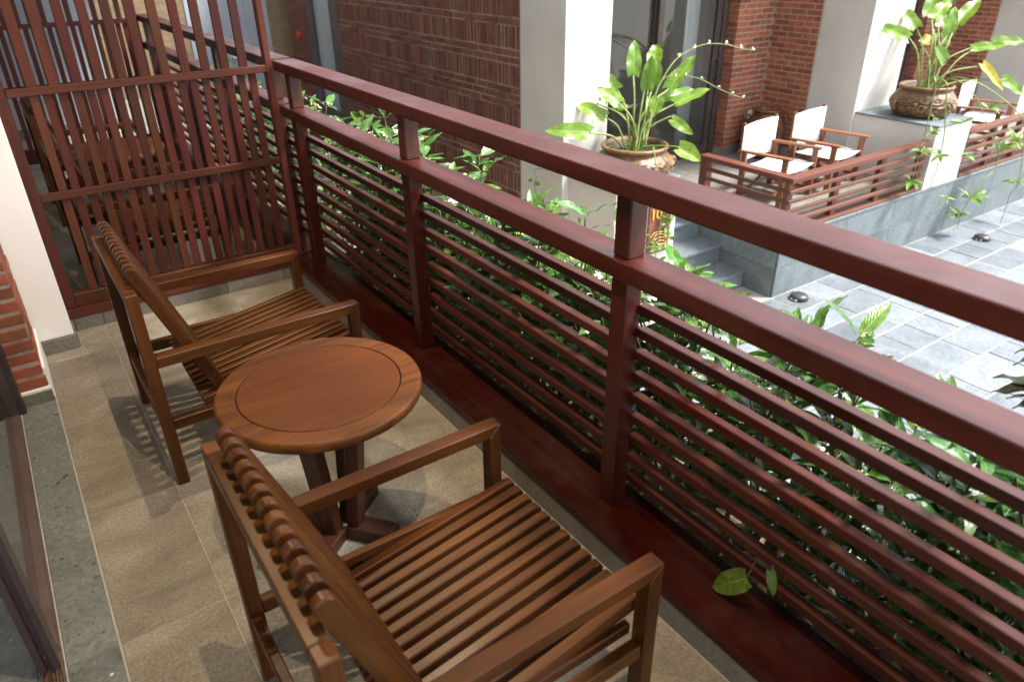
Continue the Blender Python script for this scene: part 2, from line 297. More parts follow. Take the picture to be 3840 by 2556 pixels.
def smooth_path(pts, n=4):
    pts = [Vector(p) for p in pts]; out = []
    for i in range(len(pts) - 1):
        p0, p1, p2, p3 = pts[max(i - 1, 0)], pts[i], pts[i + 1], pts[min(i + 2, len(pts) - 1)]
        for k in range(n):
            t = k / n
            out.append(0.5 * ((2 * p1) + (-p0 + p2) * t + (2 * p0 - 5 * p1 + 4 * p2 - p3) * t * t + (-p0 + 3 * p1 - 3 * p2 + p3) * t ** 3))
    return out + [pts[-1]]
def lathe_mesh(prof, seg=40, ripple=None):
    bm = bmesh.new(); rings = []
    for r, z in prof:
        ring = []
        for k in range(seg):
            a = 2 * math.pi * k / seg; rr = r + (ripple(a, z, r) if ripple else 0)
            ring.append(bm.verts.new((rr * math.cos(a), rr * math.sin(a), z)))
        rings.append(ring)
    for a, b in zip(rings, rings[1:]):
        for k in range(seg): bm.faces.new([a[k], a[(k + 1) % seg], b[(k + 1) % seg], b[k]])
    bm.faces.new(rings[0][::-1]); bm.faces.new(rings[-1])
    return from_bm(bm, 'lathe', True)
def copy_tree(o, delta, label=None, parent=None):
    c = o.copy(); COL.objects.link(c)
    if parent is None: c.location = o.location + Vector(delta); WL[c.name] = Vector(c.location)
    else: c.parent = parent
    if label: c['label'] = label
    for ch in KIDS.get(o.name, []): copy_tree(ch, (0, 0, 0), None, c)
    return c
KIDS = {}
def index_kids():
    KIDS.clear()
    for o in COL.objects:
        if o.parent: KIDS.setdefault(o.parent.name, []).append(o)
def leaf_mesh(w=0.36, fold=0.25, droop=0.35, wave=0.03, twist=0.0, shape='ellipse', nu=7, nv=4, seed=0, mat=None):
    """a blade of length 1 along +x, its upper face +z"""
    rnd = random.Random(seed); ph = rnd.uniform(0, 6); bm = bmesh.new(); uvl = bm.loops.layers.uv.new('UVMap'); g = []; uvs = {}
    for i in range(nu + 1):
        u = i / nu
        if shape == 'ellipse': hw = w * 0.5 * (math.sin(math.pi * min(1, u * 0.94 + 0.04)) ** 0.8) * (1 - 0.25 * u)
        elif shape == 'heart': hw = w * 0.5 * (1.25 * (u + 0.10) ** 0.45 * (1 - u) ** 0.75)
        else: hw = w * 0.5 * math.sin(math.pi * u) ** 0.6
        if i == nu: hw = 0.0015
        if shape == 'ellipse' and i == 0: hw = 0.006
        row = []
        for j in range(nv + 1):
            v = j / nv * 2 - 1
            x = u - (0.10 * abs(v) ** 1.5 * (1 - u) ** 3 if shape == 'heart' else 0)
            y = hw * v
            z = fold * abs(y) - droop * u * u * 0.5 + wave * math.sin(u * 13 + ph + (1.5 if v > 0 else 0)) * abs(v)
            y2 = y * math.cos(twist * u) - z * math.sin(twist * u) * 0.3
            vt = bm.verts.new((x, y2, z)); row.append(vt); uvs[vt] = (u, v * 0.5 + 0.5)
        g.append(row)
    for i in range(nu):
        for j in range(nv):
            f = bm.faces.new([g[i][j], g[i + 1][j], g[i + 1][j + 1], g[i][j + 1]]); f.smooth = True
            for l in f.loops: l[uvl].uv = uvs[l.vert]
    bm.normal_update(); me = bpy.data.meshes.new('leaf'); bm.to_mesh(me); bm.free()
    if mat: me.materials.append(mat)
    return me
def aim(d, up=Vector((0, 0, 1)), roll=0.0):
    """rotation with local +x along d and local +z as near as possible to up"""
    d = d.normalized(); y = up.cross(d)
    if y.length < 1e-3: y = Vector((0, 1, 0))
    y.normalize(); z = d.cross(y)
    m3 = Matrix((d, y, z)).transposed()
    return (m3 @ Matrix.Rotation(roll, 3, 'X')).to_euler()
SWORD_A=[((3.419, 3.977, 0.424), (3.134, 4.112, 0.475), 0.14, 0), ((3.602, 4.041, 0.501), (3.454, 4.208, 0.601), 0.12, 0), ((3.652, 4.197, 0.579), (3.563, 4.371, 0.731), 0.11, 0), ((3.814, 4.16, 0.648), (3.762, 4.331, 0.763), 0.14, 0), ((3.691, 3.997, 0.589), (3.609, 4.13, 0.703), 0.14, 0), ((3.914, 4.096, 0.758), (3.97, 4.163, 0.994), 0.125, 0), ((3.909, 3.932, 0.673), (3.95, 3.962, 0.9), 0.12, 0), ((4.125, 4.11, 0.809), (4.256, 4.222, 0.94), 0.13, 0), ((3.976, 3.945, 0.7), (4.036, 3.974, 0.864), 0.11, 0), ((4.121, 3.93, 0.66), (4.35, 3.901, 0.869), 0.13, 0), ((4.088, 3.959, 0.586), (4.397, 3.904, 0.623), 0.1, 0), ((4.054, 3.784, 0.58), (4.282, 3.678, 0.674), 0.11, 0), ((3.854, 3.771, 0.644), (3.787, 3.734, 0.536), 0.2, 1), ((3.977, 3.735, 0.489), (4.053, 3.593, 0.391), 0.09, 0), ((3.875, 3.559, 0.329), (3.958, 3.413, 0.252), 0.15, 0), ((3.779, 4.104, 0.528), (3.857, 4.05, 0.552), 0.1, 0)]
SWORD_B=[((7.372, 3.994, 0.764), (7.189, 4.214, 0.893), 0.15, 0), ((7.571, 4.044, 0.836), (7.579, 4.28, 1.045), 0.16, 0), ((7.708, 4.017, 0.936), (7.848, 4.088, 1.147), 0.16, 0), ((7.626, 3.926, 0.924), (7.865, 3.916, 1.104), 0.15, 0), ((7.814, 3.949, 0.839), (7.987, 4.017, 0.999), 0.11, 0), ((7.699, 3.792, 0.797), (7.751, 3.797, 1.034), 0.15, 0), ((7.861, 3.802, 0.874), (8.162, 3.793, 1.085), 0.17, 0), ((7.636, 3.975, 0.696), (7.866, 3.936, 0.78), 0.13, 2), ((7.54, 3.683, 0.574), (7.453, 3.753, 0.718), 0.15, 0), ((7.856, 3.602, 0.673), (8.048, 3.366, 0.702), 0.12, 0), ((8.153, 3.555, 0.7), (8.495, 3.42, 0.697), 0.13, 0), ((7.829, 3.465, 0.544), (7.885, 3.236, 0.329), 0.11, 2), ((7.952, 3.3, 0.422), (8.085, 3.123, 0.283), 0.13, 0), ((7.819, 3.841, 0.683), (7.949, 3.964, 0.812), 0.1, 0)]
STALK_A=[[(3.79, 3.824, 0.327), (3.95, 3.914, 0.6), (4.101, 3.945, 0.776), (4.214, 3.945, 0.867), (4.331, 3.918, 0.919), (4.434, 3.88, 0.943), (4.552, 3.812, 0.936), (4.647, 3.746, 0.908), (4.728, 3.698, 0.893)], [(3.802, 3.816, 0.327), (3.957, 3.899, 0.637), (4.034, 3.9, 0.743), (4.095, 3.846, 0.75), (4.147, 3.798, 0.758), (4.22, 3.715, 0.735), (4.293, 3.611, 0.679), (4.35, 3.531, 0.644), (4.396, 3.469, 0.623)], [(3.661, 3.592, 0.364), (3.648, 3.544, 0.279), (3.643, 3.51, 0.224)]]
TRAIL_B=[[(6.647, 3.28, 0.544), (6.692, 3.28, 0.456), (6.701, 3.28, 0.356), (6.706, 3.28, 0.233), (6.712, 3.28, 0.137), (6.724, 3.28, 0.068), (6.738, 3.28, -0.031), (6.709, 3.28, -0.118), (6.696, 3.28, -0.256), (6.697, 3.28, -0.334), (6.702, 3.28, -0.407)], [(6.85, 3.27, 0.49), (6.894, 3.27, 0.392), (6.932, 3.27, 0.301), (6.979, 3.27, 0.185), (7.033, 3.27, 0.065), (7.059, 3.27, -0.046), (7.08, 3.27, -0.159), (7.067, 3.27, -0.236), (7.079, 3.27, -0.318), (7.058, 3.27, -0.396), (7.057, 3.27, -0.469)], [(6.967, 3.2, 0.494), (7.145, 3.2, 0.411), (7.317, 3.2, 0.322), (7.46, 3.2, 0.211), (7.611, 3.2, 0.092), (7.802, 3.2, -0.061), (8.06, 3.2, -0.231), (8.14, 3.2, -0.371), (8.11, 3.2, -0.461), (7.959, 3.2, -0.539), (7.796, 3.2, -0.692), (7.685, 3.2, -0.821), (7.685, 3.2, -0.969), (7.618, 3.2, -0.988)], [(6.867, 3.1, 0.544), (7.073, 3.1, 0.489), (7.297, 3.1, 0.415), (7.497, 3.1, 0.342), (7.689, 3.1, 0.267), (7.942, 3.1, 0.16), (8.193, 3.1, 0.033), (8.322, 3.1, -0.166), (8.447, 3.1, -0.399), (8.542, 3.1, -0.646), (8.429, 3.1, -0.752), (8.433, 3.1, -0.928), (8.407, 3.1, -1.096), (8.352, 3.1, -1.191)]]
PLANTLETS_B=[((6.71, 3.27, -0.071), 0.13), ((6.665, 3.27, -0.334), 0.14), ((7.038, 3.26, -0.158), 0.12), ((7.319, 3.26, 0.104), 0.11), ((7.416, 3.2, -0.197), 0.1), ((7.728, 3.18, -0.674), 0.17), ((8.022, 3.18, -0.238), 0.2), ((8.529, 3.09, -0.632), 0.14), ((7.638, 3.18, -0.832), 0.13), ((8.294, 3.08, -1.166), 0.2), ((7.272, 3.2, -0.592), 0.08), ((7.603, 3.2, 0.209), 0.1), ((6.79, 3.27, 0.083), 0.1), ((8.107, 3.1, -0.135), 0.16), ((6.773, 3.26, 0.22), 0.06)]
VINE_A=[(3.25, 4.359, 0.115), (3.25, 4.384, 0.037), (3.25, 4.411, -0.016), (3.25, 4.396, -0.078), (3.25, 4.334, -0.119), (3.25, 4.28, -0.143), (3.25, 4.249, -0.182), (3.25, 4.255, -0.279)]
VINE_LEAVES=[(3.25, 4.466, -0.001), (3.25, 4.388, -0.006), (3.25, 4.38, -0.103), (3.25, 4.319, -0.115), (3.25, 4.333, -0.171), (3.25, 4.198, -0.126), (3.25, 4.538, -0.186), (3.25, 4.474, -0.174), (3.25, 4.272, -0.169), (3.25, 4.066, -0.169), (3.25, 4.111, -0.108)]
CLIMB=[(3.827, 3.62, -0.146), (3.83, 3.62, -0.225), (3.825, 3.62, -0.304), (3.82, 3.62, -0.379), (3.815, 3.62, -0.46), (3.813, 3.62, -0.504)]
CLIMB_LEAVES=[(3.859, 3.62, -0.176), (3.956, 3.62, -0.212), (3.901, 3.62, -0.289), (3.907, 3.62, -0.333), (3.971, 3.62, -0.381), (3.838, 3.62, -0.238), (3.769, 3.62, -0.367), (3.79, 3.62, -0.427), (3.861, 3.62, -0.427), (3.888, 3.62, -0.528), (3.893, 3.62, -0.223)]
DRY_STEMS=[[(3.742, 3.625, -0.336), (3.78, 3.625, -0.301), (3.844, 3.625, -0.302), (3.903, 3.625, -0.318)], [(3.761, 3.625, -0.378), (3.814, 3.625, -0.347), (3.886, 3.625, -0.355), (3.934, 3.625, -0.39)], [(3.772, 3.625, -0.413), (3.831, 3.625, -0.372), (3.905, 3.625, -0.389), (3.937, 3.625, -0.419)], [(3.772, 3.625, -0.353), (3.826, 3.625, -0.393), (3.885, 3.625, -0.406), (3.935, 3.625, -0.401)], [(3.794, 3.625, -0.418), (3.849, 3.625, -0.404), (3.896, 3.625, -0.437), (3.942, 3.625, -0.453)], [(3.762, 3.625, -0.389), (3.797, 3.625, -0.321), (3.868, 3.625, -0.326), (3.915, 3.625, -0.358)]]
# ================================================================ THE SETTING
G = -1.06            # courtyard level
T = -0.486           # terrace level of the opposite wing
CEIL = 2.86

ground = structure(box('courtyard_ground', -20, 40, -30, 40, G - 0.3, G - 0.004, M_GROUT))
PAVE_Y = [3.345 - 0.302 * i for i in range(14)]
rp = random.Random(5); npave = 0; cand = []
for i in range(13):
    x = 3.0 + rp.uniform(-0.25, 0.1)
    while x < 10.6:
        L = rp.choice((0.29, 0.31, 0.40, 0.45, 0.55)); cand.append((x, x + L, PAVE_Y[i + 1], PAVE_Y[i])); x += L
# pieces with a corner in the camera's view are single tiles, the others keep to the ground's mortar
def inview(p, pad=0.12):
    d = Vector(p) - Vector((0, 0, 1.62)); z = d.dot(fwd)
    if z < 0.1: return False
    return abs(d.dot(right) / z) < 0.7055 + pad and abs(d.dot(down) / z) < 0.4695 + pad
cand = [c for c in cand if any(inview((a, b, G)) for a in c[:2] for b in c[2:])]
for x0, x1, y0, y1 in cand[:300]:
    dz = rp.uniform(-0.002, 0.003)
    box('paving_tile', x0 + 0.007, x1 - 0.007, y0 + 0.007, y1 - 0.007, G - 0.03, G + dz, M_PAVE, ground, 0.004)

# balcony slab, neighbour's slab, floor tiles
slab = structure(box('balcony_floor', -0.31, 1.105, -1.4, 3.745, -0.25, -0.0022, M_JOINT))
XJ = [-0.127, 0.146, 0.746, 1.100]
YJ = [-1.4, -0.72, -0.12, 0.47, 1.068, 1.667, 2.264, 2.858, 3.456, 3.745]
for i in range(3):
    for j in range(9): box('floor_tile', XJ[i] + 0.0016, XJ[i + 1] - 0.0016, YJ[j] + 0.0016, YJ[j + 1] - 0.0016, -0.02, 0.0, M_TAN, slab, 0.0015)
for j in range(8): box('threshold_stone', -0.253, -0.131, [-1.4, -0.72, -0.12, 0.474, 1.073, 1.673, 2.272, 2.872][j] + 0.0016, [-0.72, -0.12, 0.474, 1.073, 1.673, 2.272, 2.872, 3.128][j] - 0.0016, -0.02, 0.001, M_SLATE, slab, 0.0015)
nslab = structure(box('neighbour_balcony_floor', -0.31, 1.105, 3.92, 9.6, -0.25, 0.0, M_TAN))
room = structure(box('room_floor', -4.0, -0.312, -1.4, 3.2, -0.25, -0.012, M_JOINT))
for i in range(4):
    for j in range(8): box('room_floor_tile', -0.316 - 0.6 * (i + 1) + 0.002, -0.316 - 0.6 * i - 0.002, -1.4 + 0.6 * j + 0.07, -1.4 + 0.6 * (j + 1) + 0.066, -0.02, 0.0, M_SLATE, room, 0.0015)
box('floor_seal', -0.1312, -0.1270, -1.4, 3.13, -0.02, 0.0018, M_JOINT, slab)
box('floor_seal', -0.2575, -0.2535, -1.4, 3.12, -0.02, 0.004, M_SEAL, slab)
box('floor_seal', -0.3155, -0.3115, -1.4, 3.05, -0.02, 0.004, M_SEAL, slab)
# kerb under the railing and below the screen: tiles on a core
kerb = structure(box('kerb', 1.112, 1.57, -1.4, 9.6, -0.25, 0.078, M_SKIRT))
for j in range(9): box('kerb_tile', 1.101, 1.112, [-1.4, -0.8, -0.2, 0.4, 1.0, 1.6, 2.2, 2.8, 3.4][j] + 0.001, [-0.8, -0.2, 0.4, 1.0, 1.6, 2.2, 2.8, 3.4, 3.742][j] - 0.001, -0.005, 0.078, M_SKIRT, kerb, 0.0015)
sk = structure(box('screen_kerb', 0.010, 1.10, 3.757, 3.92, -0.25, 0.064, M_SKIRT))
for x0, x1 in ((0.022, 0.148), (0.148, 0.448), (0.448, 0.745), (0.745, 1.045), (1.045, 1.100)): box('skirting_tile', x0 + 0.001, x1 - 0.001, 3.745, 3.757, -0.005, 0.064, M_SKIRT, sk, 0.0015)
ceil = structure(box('balcony_ceiling', -4.0, 1.04, -1.4, 11.0, CEIL, CEIL + 0.22, M_CEIL))
ev = prism_mesh([(1.041, CEIL + 0.02), (1.80, 2.44), (1.80, 2.53), (1.041, CEIL + 0.11)], 'y', -3.0, 11.0); ev.materials.append(M_CEIL); structure(obj('sun_blocking_eave', ev))  # unseen eave, added so the sun reaches hedge and slats but not the floor
structure(box('sky_blocking_mass', -4.0, 0.96, -1.55, 11.0, CEIL + 0.22, 4.6, M_CREAM))  # unseen mass added overhead to keep sky light off the facing pillars
structure(box('end_wall', -4.0, 1.15, -1.55, -1.4, -0.25, 1.1, M_WHITE))  # unseen wall behind the camera, added to block light, left open above
structure(box('room_back_wall', -4.15, -4.0, -1.4, 3.2, -0.25, CEIL, M_CREAM))
structure(box('room_side_wall', -4.0, -0.55, 3.2, 3.35, -0.25, CEIL, M_CREAM))
structure(box('neighbour_wall', -0.33, -0.13, 3.92, 9.6, -0.25, CEIL, M_CREAM))
structure(box('door_lintel', -0.33, -0.131, -1.4, 3.128, 2.35, CEIL, M_WHITE))

# ---- brick pier beside the sliding door, white pillar behind it
pier = thing('brick_wall', (-0.33, 3.34, 0), 'orange red brick pier end with thick grey mortar beside the sliding door', 'wall')
box('mortar_core', -0.52, -0.1425, 3.1335, 3.545, 0.0, CEIL, M_MORTAR, pier)
rb = random.Random(2)
for r in range(24):
    z0 = 0.069 + 0.0555 * r
    box('brick', -0.262 + rb.uniform(-0.012, 0.004), -0.140 + rb.uniform(-0.003, 0.004), 3.128 + rb.uniform(-0.003, 0.004), 3.30, z0 + rb.uniform(0, 0.002), z0 + 0.043 + rb.uniform(-0.002, 0.002), M_BRICK, pier, 0.003)
    box('brick', -0.52, -0.272, 3.130 + rb.uniform(-0.002, 0.003), 3.30, z0, z0 + 0.043, M_BRICK, pier, 0.003)
    box('brick', -0.20, -0.137 + rb.uniform(-0.003, 0.003), 3.306, 3.53, z0, z0 + 0.046, M_BRICK, pier, 0.003)
box('skirting_tile', -0.256, -0.132, 3.118, 3.128, 0.0, 0.050, M_SKIRT, pier, 0.001)
box('skirting_render', -0.30, -0.1345, 3.120, 3.140, 0.050, 0.066, M_WHITE, pier, 0.003)
box('skirting_render', -0.150, -0.1275, 3.141, 3.552, 0.0, 0.145, M_WHITE, pier, 0.004)
pil = thing('pillar', (-0.06, 3.65, 0), 'white painted pillar between the brick pier and the slatted screen', 'pillar')
box('shaft', -0.141, 0.008, 3.562, 3.918, 0.068, CEIL, M_WHITE, pil, 0.004)
box('shaft_core', -0.33, -0.145, 3.562, 3.918, 0.0, CEIL, M_WHITE, pil)
box('skirting_tile', -0.128, 0.012, 3.551, 3.562, 0.0, 0.066, M_SKIRT, pil, 0.0015)
box('skirting_tile', 0.009, 0.019, 3.563, 3.744, 0.0, 0.064, M_SKIRT, pil, 0.0015)
box('plinth_core', -0.14, 0.008, 3.564, 3.918, 0.0, 0.0675, M_SKIRT, pil)

# ---- sliding door on its track
dr = thing('sliding_door', (-0.285, 2.4, 0), 'open dark brown aluminium sliding glass door on a floor track', 'door')
trk = box('track', -0.311, -0.259, -1.38, 3.05, -0.01, 0.004, M_RUST, dr)
for x0, x1 in ((-0.311, -0.304), (-0.292, -0.287), (-0.276, -0.271), (-0.263, -0.258)): box('track_rib', x0, x1, -1.38, 1.668, 0.004, 0.020, M_TRACK, trk, 0.001)
brl = box('bottom_rail', -0.310, -0.2595, 1.735, 3.02, 0.006, 0.034, M_TRACK, dr, 0.002)
box('bottom_rail_ridge', -0.297, -0.284, 1.735, 3.02, 0.034, 0.039, M_TRACK, brl, 0.001)
stl = box('stile', -0.292, -0.279, 1.676, 1.735, 0.020, 2.30, M_FRAME, dr)
for x0, x1, nm in ((-0.309, -0.2925, 'stile_fin'), (-0.2785, -0.2615, 'stile_fin')): box(nm, x0, x1, 1.664, 1.735, 0.018, 2.30, M_FRAME, stl, 0.002)
box('screw', -0.289, -0.283, 1.672, 1.676, 0.060, 0.066, M_RUST, stl, 0.001)
box('top_rail', -0.310, -0.2595, 1.66, 3.05, 2.30, 2.36, M_FRAME, dr, 0.002)
box('far_stile', -0.310, -0.2595, 3.021, 3.065, 0.006, 2.30, M_FRAME, dr, 0.002)
box('glass_pane', -0.288, -0.283, 1.736, 3.02, 0.036, 2.30, M_GLASS, dr)
box('jamb', -0.335, -0.235, 3.068, 3.117, 0.0, 2.36, M_FRAME, dr, 0.002)

# ================================================================ RAILINGS
def railing(ys, y_start, y_end, label, group, ledge_label=None):
    rt = thing('balcony_railing', (1.22, (y_start + y_end) / 2, 0.115), label, 'railing', group)
    box('ledge_board', 1.098, 1.305, y_start, y_end, 0.080, 0.115, W_LEDGE, rt, 0.003)
    box('top_rail', 1.172, 1.282, y_start, y_end, 1.080, 1.128, W_RAIL, rt, 0.006)
    box('middle_rail', 1.173, 1.271, y_start, y_end, 0.866, 0.916, W_RAIL, rt, 0.005)
    for y in ys:
        box('post', 1.195, 1.253, y, y + 0.058, 0.116, 0.866, W_RAIL, rt, 0.003)
        box('upper_post', 1.195, 1.252, y, y + 0.057, 0.9165, 1.080, W_RAIL, rt, 0.003)
    cuts = [y_start] + [v for y in ys for v in (y, y + 0.058)] + [y_end]
    for a, b in zip(cuts[::2], cuts[1::2]):
        if b - a < 0.05: continue
        for i in range(9): box('slat', 1.243, 1.271, a - 0.0, b, 0.754 - 0.0693 * i, 0.781 - 0.0693 * i, W_RAIL, rt, 0.004)
    return rt
railing([-1.15, 0.035, 1.226, 2.417, 3.606], -1.4, 3.742, 'dark mahogany balcony railing with horizontal slats beside the two chairs and table', 'mahogany balcony railings')
railing([3.90, 4.93, 5.93, 7.02], 3.80, 7.20, 'dark mahogany balcony railing beyond the slatted screen', 'mahogany balcony railings')

# ================================================================ SCREENS
def screen(Y, label, zt=2.55):
    sc = thing('slatted_screen', (0.6, Y, 0.066), label, 'screen', 'slatted wooden privacy screens')
    box('sill', 0.004, 1.140, Y - 0.012, Y + 0.075, 0.066, 0.112, W_SCREEN, sc, 0.004)
    box('left_post', 0.008, 0.054, Y, Y + 0.062, 0.1125, zt, W_SCREEN, sc, 0.003)
    box('right_post', 1.140, 1.171, Y, Y + 0.050, 0.117, zt, W_SCREEN, sc, 0.003)
    box('bottom_rail', 0.0545, 1.1395, Y + 0.004, Y + 0.058, 0.1125, 0.178, W_SCREEN, sc, 0.003)
    for z0, z1 in ((0.629, 0.664), (1.074, 1.108)): box('cross_rail', 0.0545, 1.1395, Y - 0.004, Y + 0.016, z0, z1, W_SCREEN, sc, 0.0025)
    rr = random.Random(int(Y * 10))
    for i in range(18):
        x = 0.148 + 0.0543 * i; t = rr.uniform(-0.002, 0.002)
        box('lower_slat', x - 0.0175 + t, x + 0.0175 + t, Y + 0.0165, Y + 0.034, 0.1785, 1.090, W_SCREEN, sc, 0.002)
    for i in range(11):
        x = 0.150 + 0.0893 * i; t = rr.uniform(-0.003, 0.003)
        box('upper_slat', x - 0.0195 + t, x + 0.0195 + t, Y + 0.0165, Y + 0.036, 1.0905, zt, W_SCREEN, sc, 0.002)
    return sc
screen(3.752, 'red brown slatted wooden screen standing directly behind the slatted armchair', 2.84)
screen(7.09, 'red brown slatted wooden screen at the far end of the neighbouring balcony', 2.84)

# ================================================================ CHAIRS AND TABLE
def stadium(half_len, half_w, n=6, flat_start=False):
    pts = []
    for k in range(n + 1): a = -math.pi / 2 + math.pi * k / n; pts.append((half_len - half_w + half_w * math.cos(a), half_w * math.sin(a)))
    if flat_start: pts += [(-half_len, half_w), (-half_len, -half_w)]
    else:
        for k in range(n + 1): a = math.pi / 2 + math.pi * k / n; pts.append((-half_len + half_w + half_w * math.cos(a), half_w * math.sin(a)))
    return pts
def armchair(ox, oy, label, group):
    c = thing('slatted_armchair', (ox + 0.36, oy + 0.325, 0), label, 'chair', group)
    X = lambda v: ox + v
    Yv = lambda v: oy + v
    for y0, y1 in ((0.0, 0.042), (0.609, 0.651)):
        box('back_leg', X(0), X(0.037), Yv(y0), Yv(y1), 0, 0.712, W_CHAIR, c, 0.003)
        arm = prism_mesh([(0.0372, 0.453), (0.686, 0.453), (0.723, 0.490), (0.0372, 0.490)], 'y', y0, y1, 0.0028); arm.materials.append(W_CHAIR['x']); obj('armrest', arm, None, c, (ox, oy, 0))
        leg = prism_mesh([(0.6864, 0.0), (0.723, 0.0), (0.723, 0.4896), (0.6864, 0.4527)], 'y', y0, y1, 0.0028); leg.materials.append(W_CHAIR['z']); obj('front_leg', leg, None, c, (ox, oy, 0))
        box('side_stretcher', X(0.0372), X(0.686), Yv(y0 + 0.006), Yv(y1 - 0.006), 0.214, 0.254, W_CHAIR, c, 0.003)
    box('back_rail', X(0), X(0.036), Yv(0.0422), Yv(0.6088), 0.676, 0.711, W_CHAIR, c, 0.003)
    box('back_stretcher', X(0.004), X(0.028), Yv(0.0422), Yv(0.6088), 0.190, 0.236, W_CHAIR, c, 0.003)
    # seat slats: along x, front end rounded, falling a little to the back
    p0 = Vector((0.150, 0, 0.255)); p1 = Vector((0.712, 0, 0.342)); L = (p1 - p0).length; ang = math.atan2(p1.z - p0.z, p1.x - p0.x)
    sm = prism_mesh(stadium(L / 2, 0.020, 6, True), 'y', -0.0122, 0.0122, 0.003); sm.materials.append(W_CHAIR['x'])
    q0 = Vector((0.245, 0, 0.215)); q1 = Vector((0.036, 0, 0.772)); L2 = (q1 - q0).length; ang2 = math.atan2(q1.z - q0.z, q1.x - q0.x)
    bmsh = prism_mesh(stadium(L2 / 2, 0.020, 6, False), 'y', -0.0118, 0.0118, 0.003); bmsh.materials.append(W_CHAIR['x'])
    for i in range(13):
        y = 0.0606 + i * 0.0400; md = (p0 + p1) / 2
        obj('seat_slat', sm, None, c, (X(md.x), Yv(y), md.z), (0, -ang, 0))
        y = 0.3255 + (i - 6) * 0.0430; md = (q0 + q1) / 2
        obj('back_slat', bmsh, None, c, (X(md.x), Yv(y), md.z), (0, -ang2, 0))
    for y0 in (0.0425, 0.5885): box('seat_side_rail', X(0.235), X(0.684), Yv(y0 - 0.0), Yv(y0 + 0.020), 0.262, 0.292, W_CHAIR, c, 0.003)
    box('seat_beam', X(0.600), X(0.635), Yv(0.0630), Yv(0.5880), 0.258, 0.300, W_CHAIR, c, 0.003)
    box('seat_beam', X(0.262), X(0.292), Yv(0.0422), Yv(0.6088), 0.215, 0.250, W_CHAIR, c, 0.003)
    return c
armchair(0.155, 2.253, 'brown slatted wooden armchair between the round table and the slatted screen', 'brown slatted wooden armchairs')
armchair(0.152, 0.727, 'brown slatted wooden armchair beside the round table, on its side away from the screen', 'brown slatted wooden armchairs')
armchair(0.150, 5.45, 'brown slatted wooden armchair on the neighbouring balcony behind its round table', 'brown slatted wooden armchairs')
armchair(0.150, 4.06, 'brown slatted wooden armchair directly behind the slatted screen on the neighbouring balcony', 'brown slatted wooden armchairs')
def round_table(cx, cy, label):
    t = thing('round_table', (cx, cy, 0), label, 'table', 'round wooden tables')
    rim = [(0.226, 0.507), (0.276, 0.507), (0.282, 0.510), (0.284, 0.516), (0.284, 0.530), (0.281, 0.537), (0.275, 0.540), (0.229, 0.540), (0.2265, 0.538)]
    bm = bmesh.new(); seg = 72; rings = [[bm.verts.new((r * math.cos(2 * math.pi * k / seg), r * math.sin(2 * math.pi * k / seg), z)) for k in range(seg)] for r, z in rim]
    for a, b in zip(rings, rings[1:] + rings[:1]):
        for k in range(seg): bm.faces.new([a[k], a[(k + 1) % seg], b[(k + 1) % seg], b[k]])
    me = from_bm(bm, 'rim', False)
    for p in me.polygons: p.use_smooth = abs(p.normal.z) < 0.9
    me.materials.append(W_RIM['x']); obj('table_rim', me, None, t, (cx, cy, 0))
    me = lathe_mesh([(0.20, 0.508), (0.2235, 0.508), (0.2235, 0.5375), (0.2215, 0.5393)], 72)
    for p in me.polygons: p.use_smooth = abs(p.normal.z) < 0.9
    me.materials.append(W_TABLE['x']); tp = obj('table_panel', me, None, t, (cx, cy, 0))
    me = lathe_mesh([(0.20, 0.5065), (0.2262, 0.5065), (0.2262, 0.532), (0.2236, 0.532)], 72); me.materials.append(M_BLACK); obj('table_groove', me, None, tp, (cx, cy, -0.0005))
    for k in range(4):
        a = R(-52 + 90 * k); ca, sa = math.cos(a), math.sin(a)
        ft = prism_mesh([(0.001, 0.0), (0.176, 0.0), (0.184, 0.008), (0.184, 0.036), (0.174, 0.045), (0.001, 0.045)], 'y', -0.034, 0.034, 0.003)
        # mitred inner end so that the four feet meet
        for v in ft.vertices:
            if v.co.x < 0.02: v.co.x = abs(v.co.y) + 0.001
        ft.materials.append(W_BASE['x']); obj('foot', ft, None, t, (cx, cy, 0), (0, 0, a))
        pt = prism_mesh([(-0.021, -0.0235), (0.021, -0.0235), (0.021, 0.0235), (-0.021, 0.0235)], 'z', 0.0455, 0.4935, 0.0025)
        for v in pt.vertices: v.co.x += 0.050 + (v.co.z - 0.0455) * 0.11
        pt.materials.append(W_BASE['z']); obj('leg', pt, None, t, (cx, cy, 0), (0, 0, a))
    bm = bmesh.new(); add_box(bm, -0.14, 0.14, -0.14, 0.14, 0.494, 0.5060); me = from_bm(bm, 'mount'); me.materials.append(W_BASE['x'])
    obj('mount_plate', me, None, t, (cx, cy, 0), (0, 0, R(5)))
    return t
round_table(0.530, 1.732, 'round brown wooden table with a ringed top between the two armchairs')
round_table(0.53, 5.06, 'round wooden table on the neighbouring balcony seen through the screen')

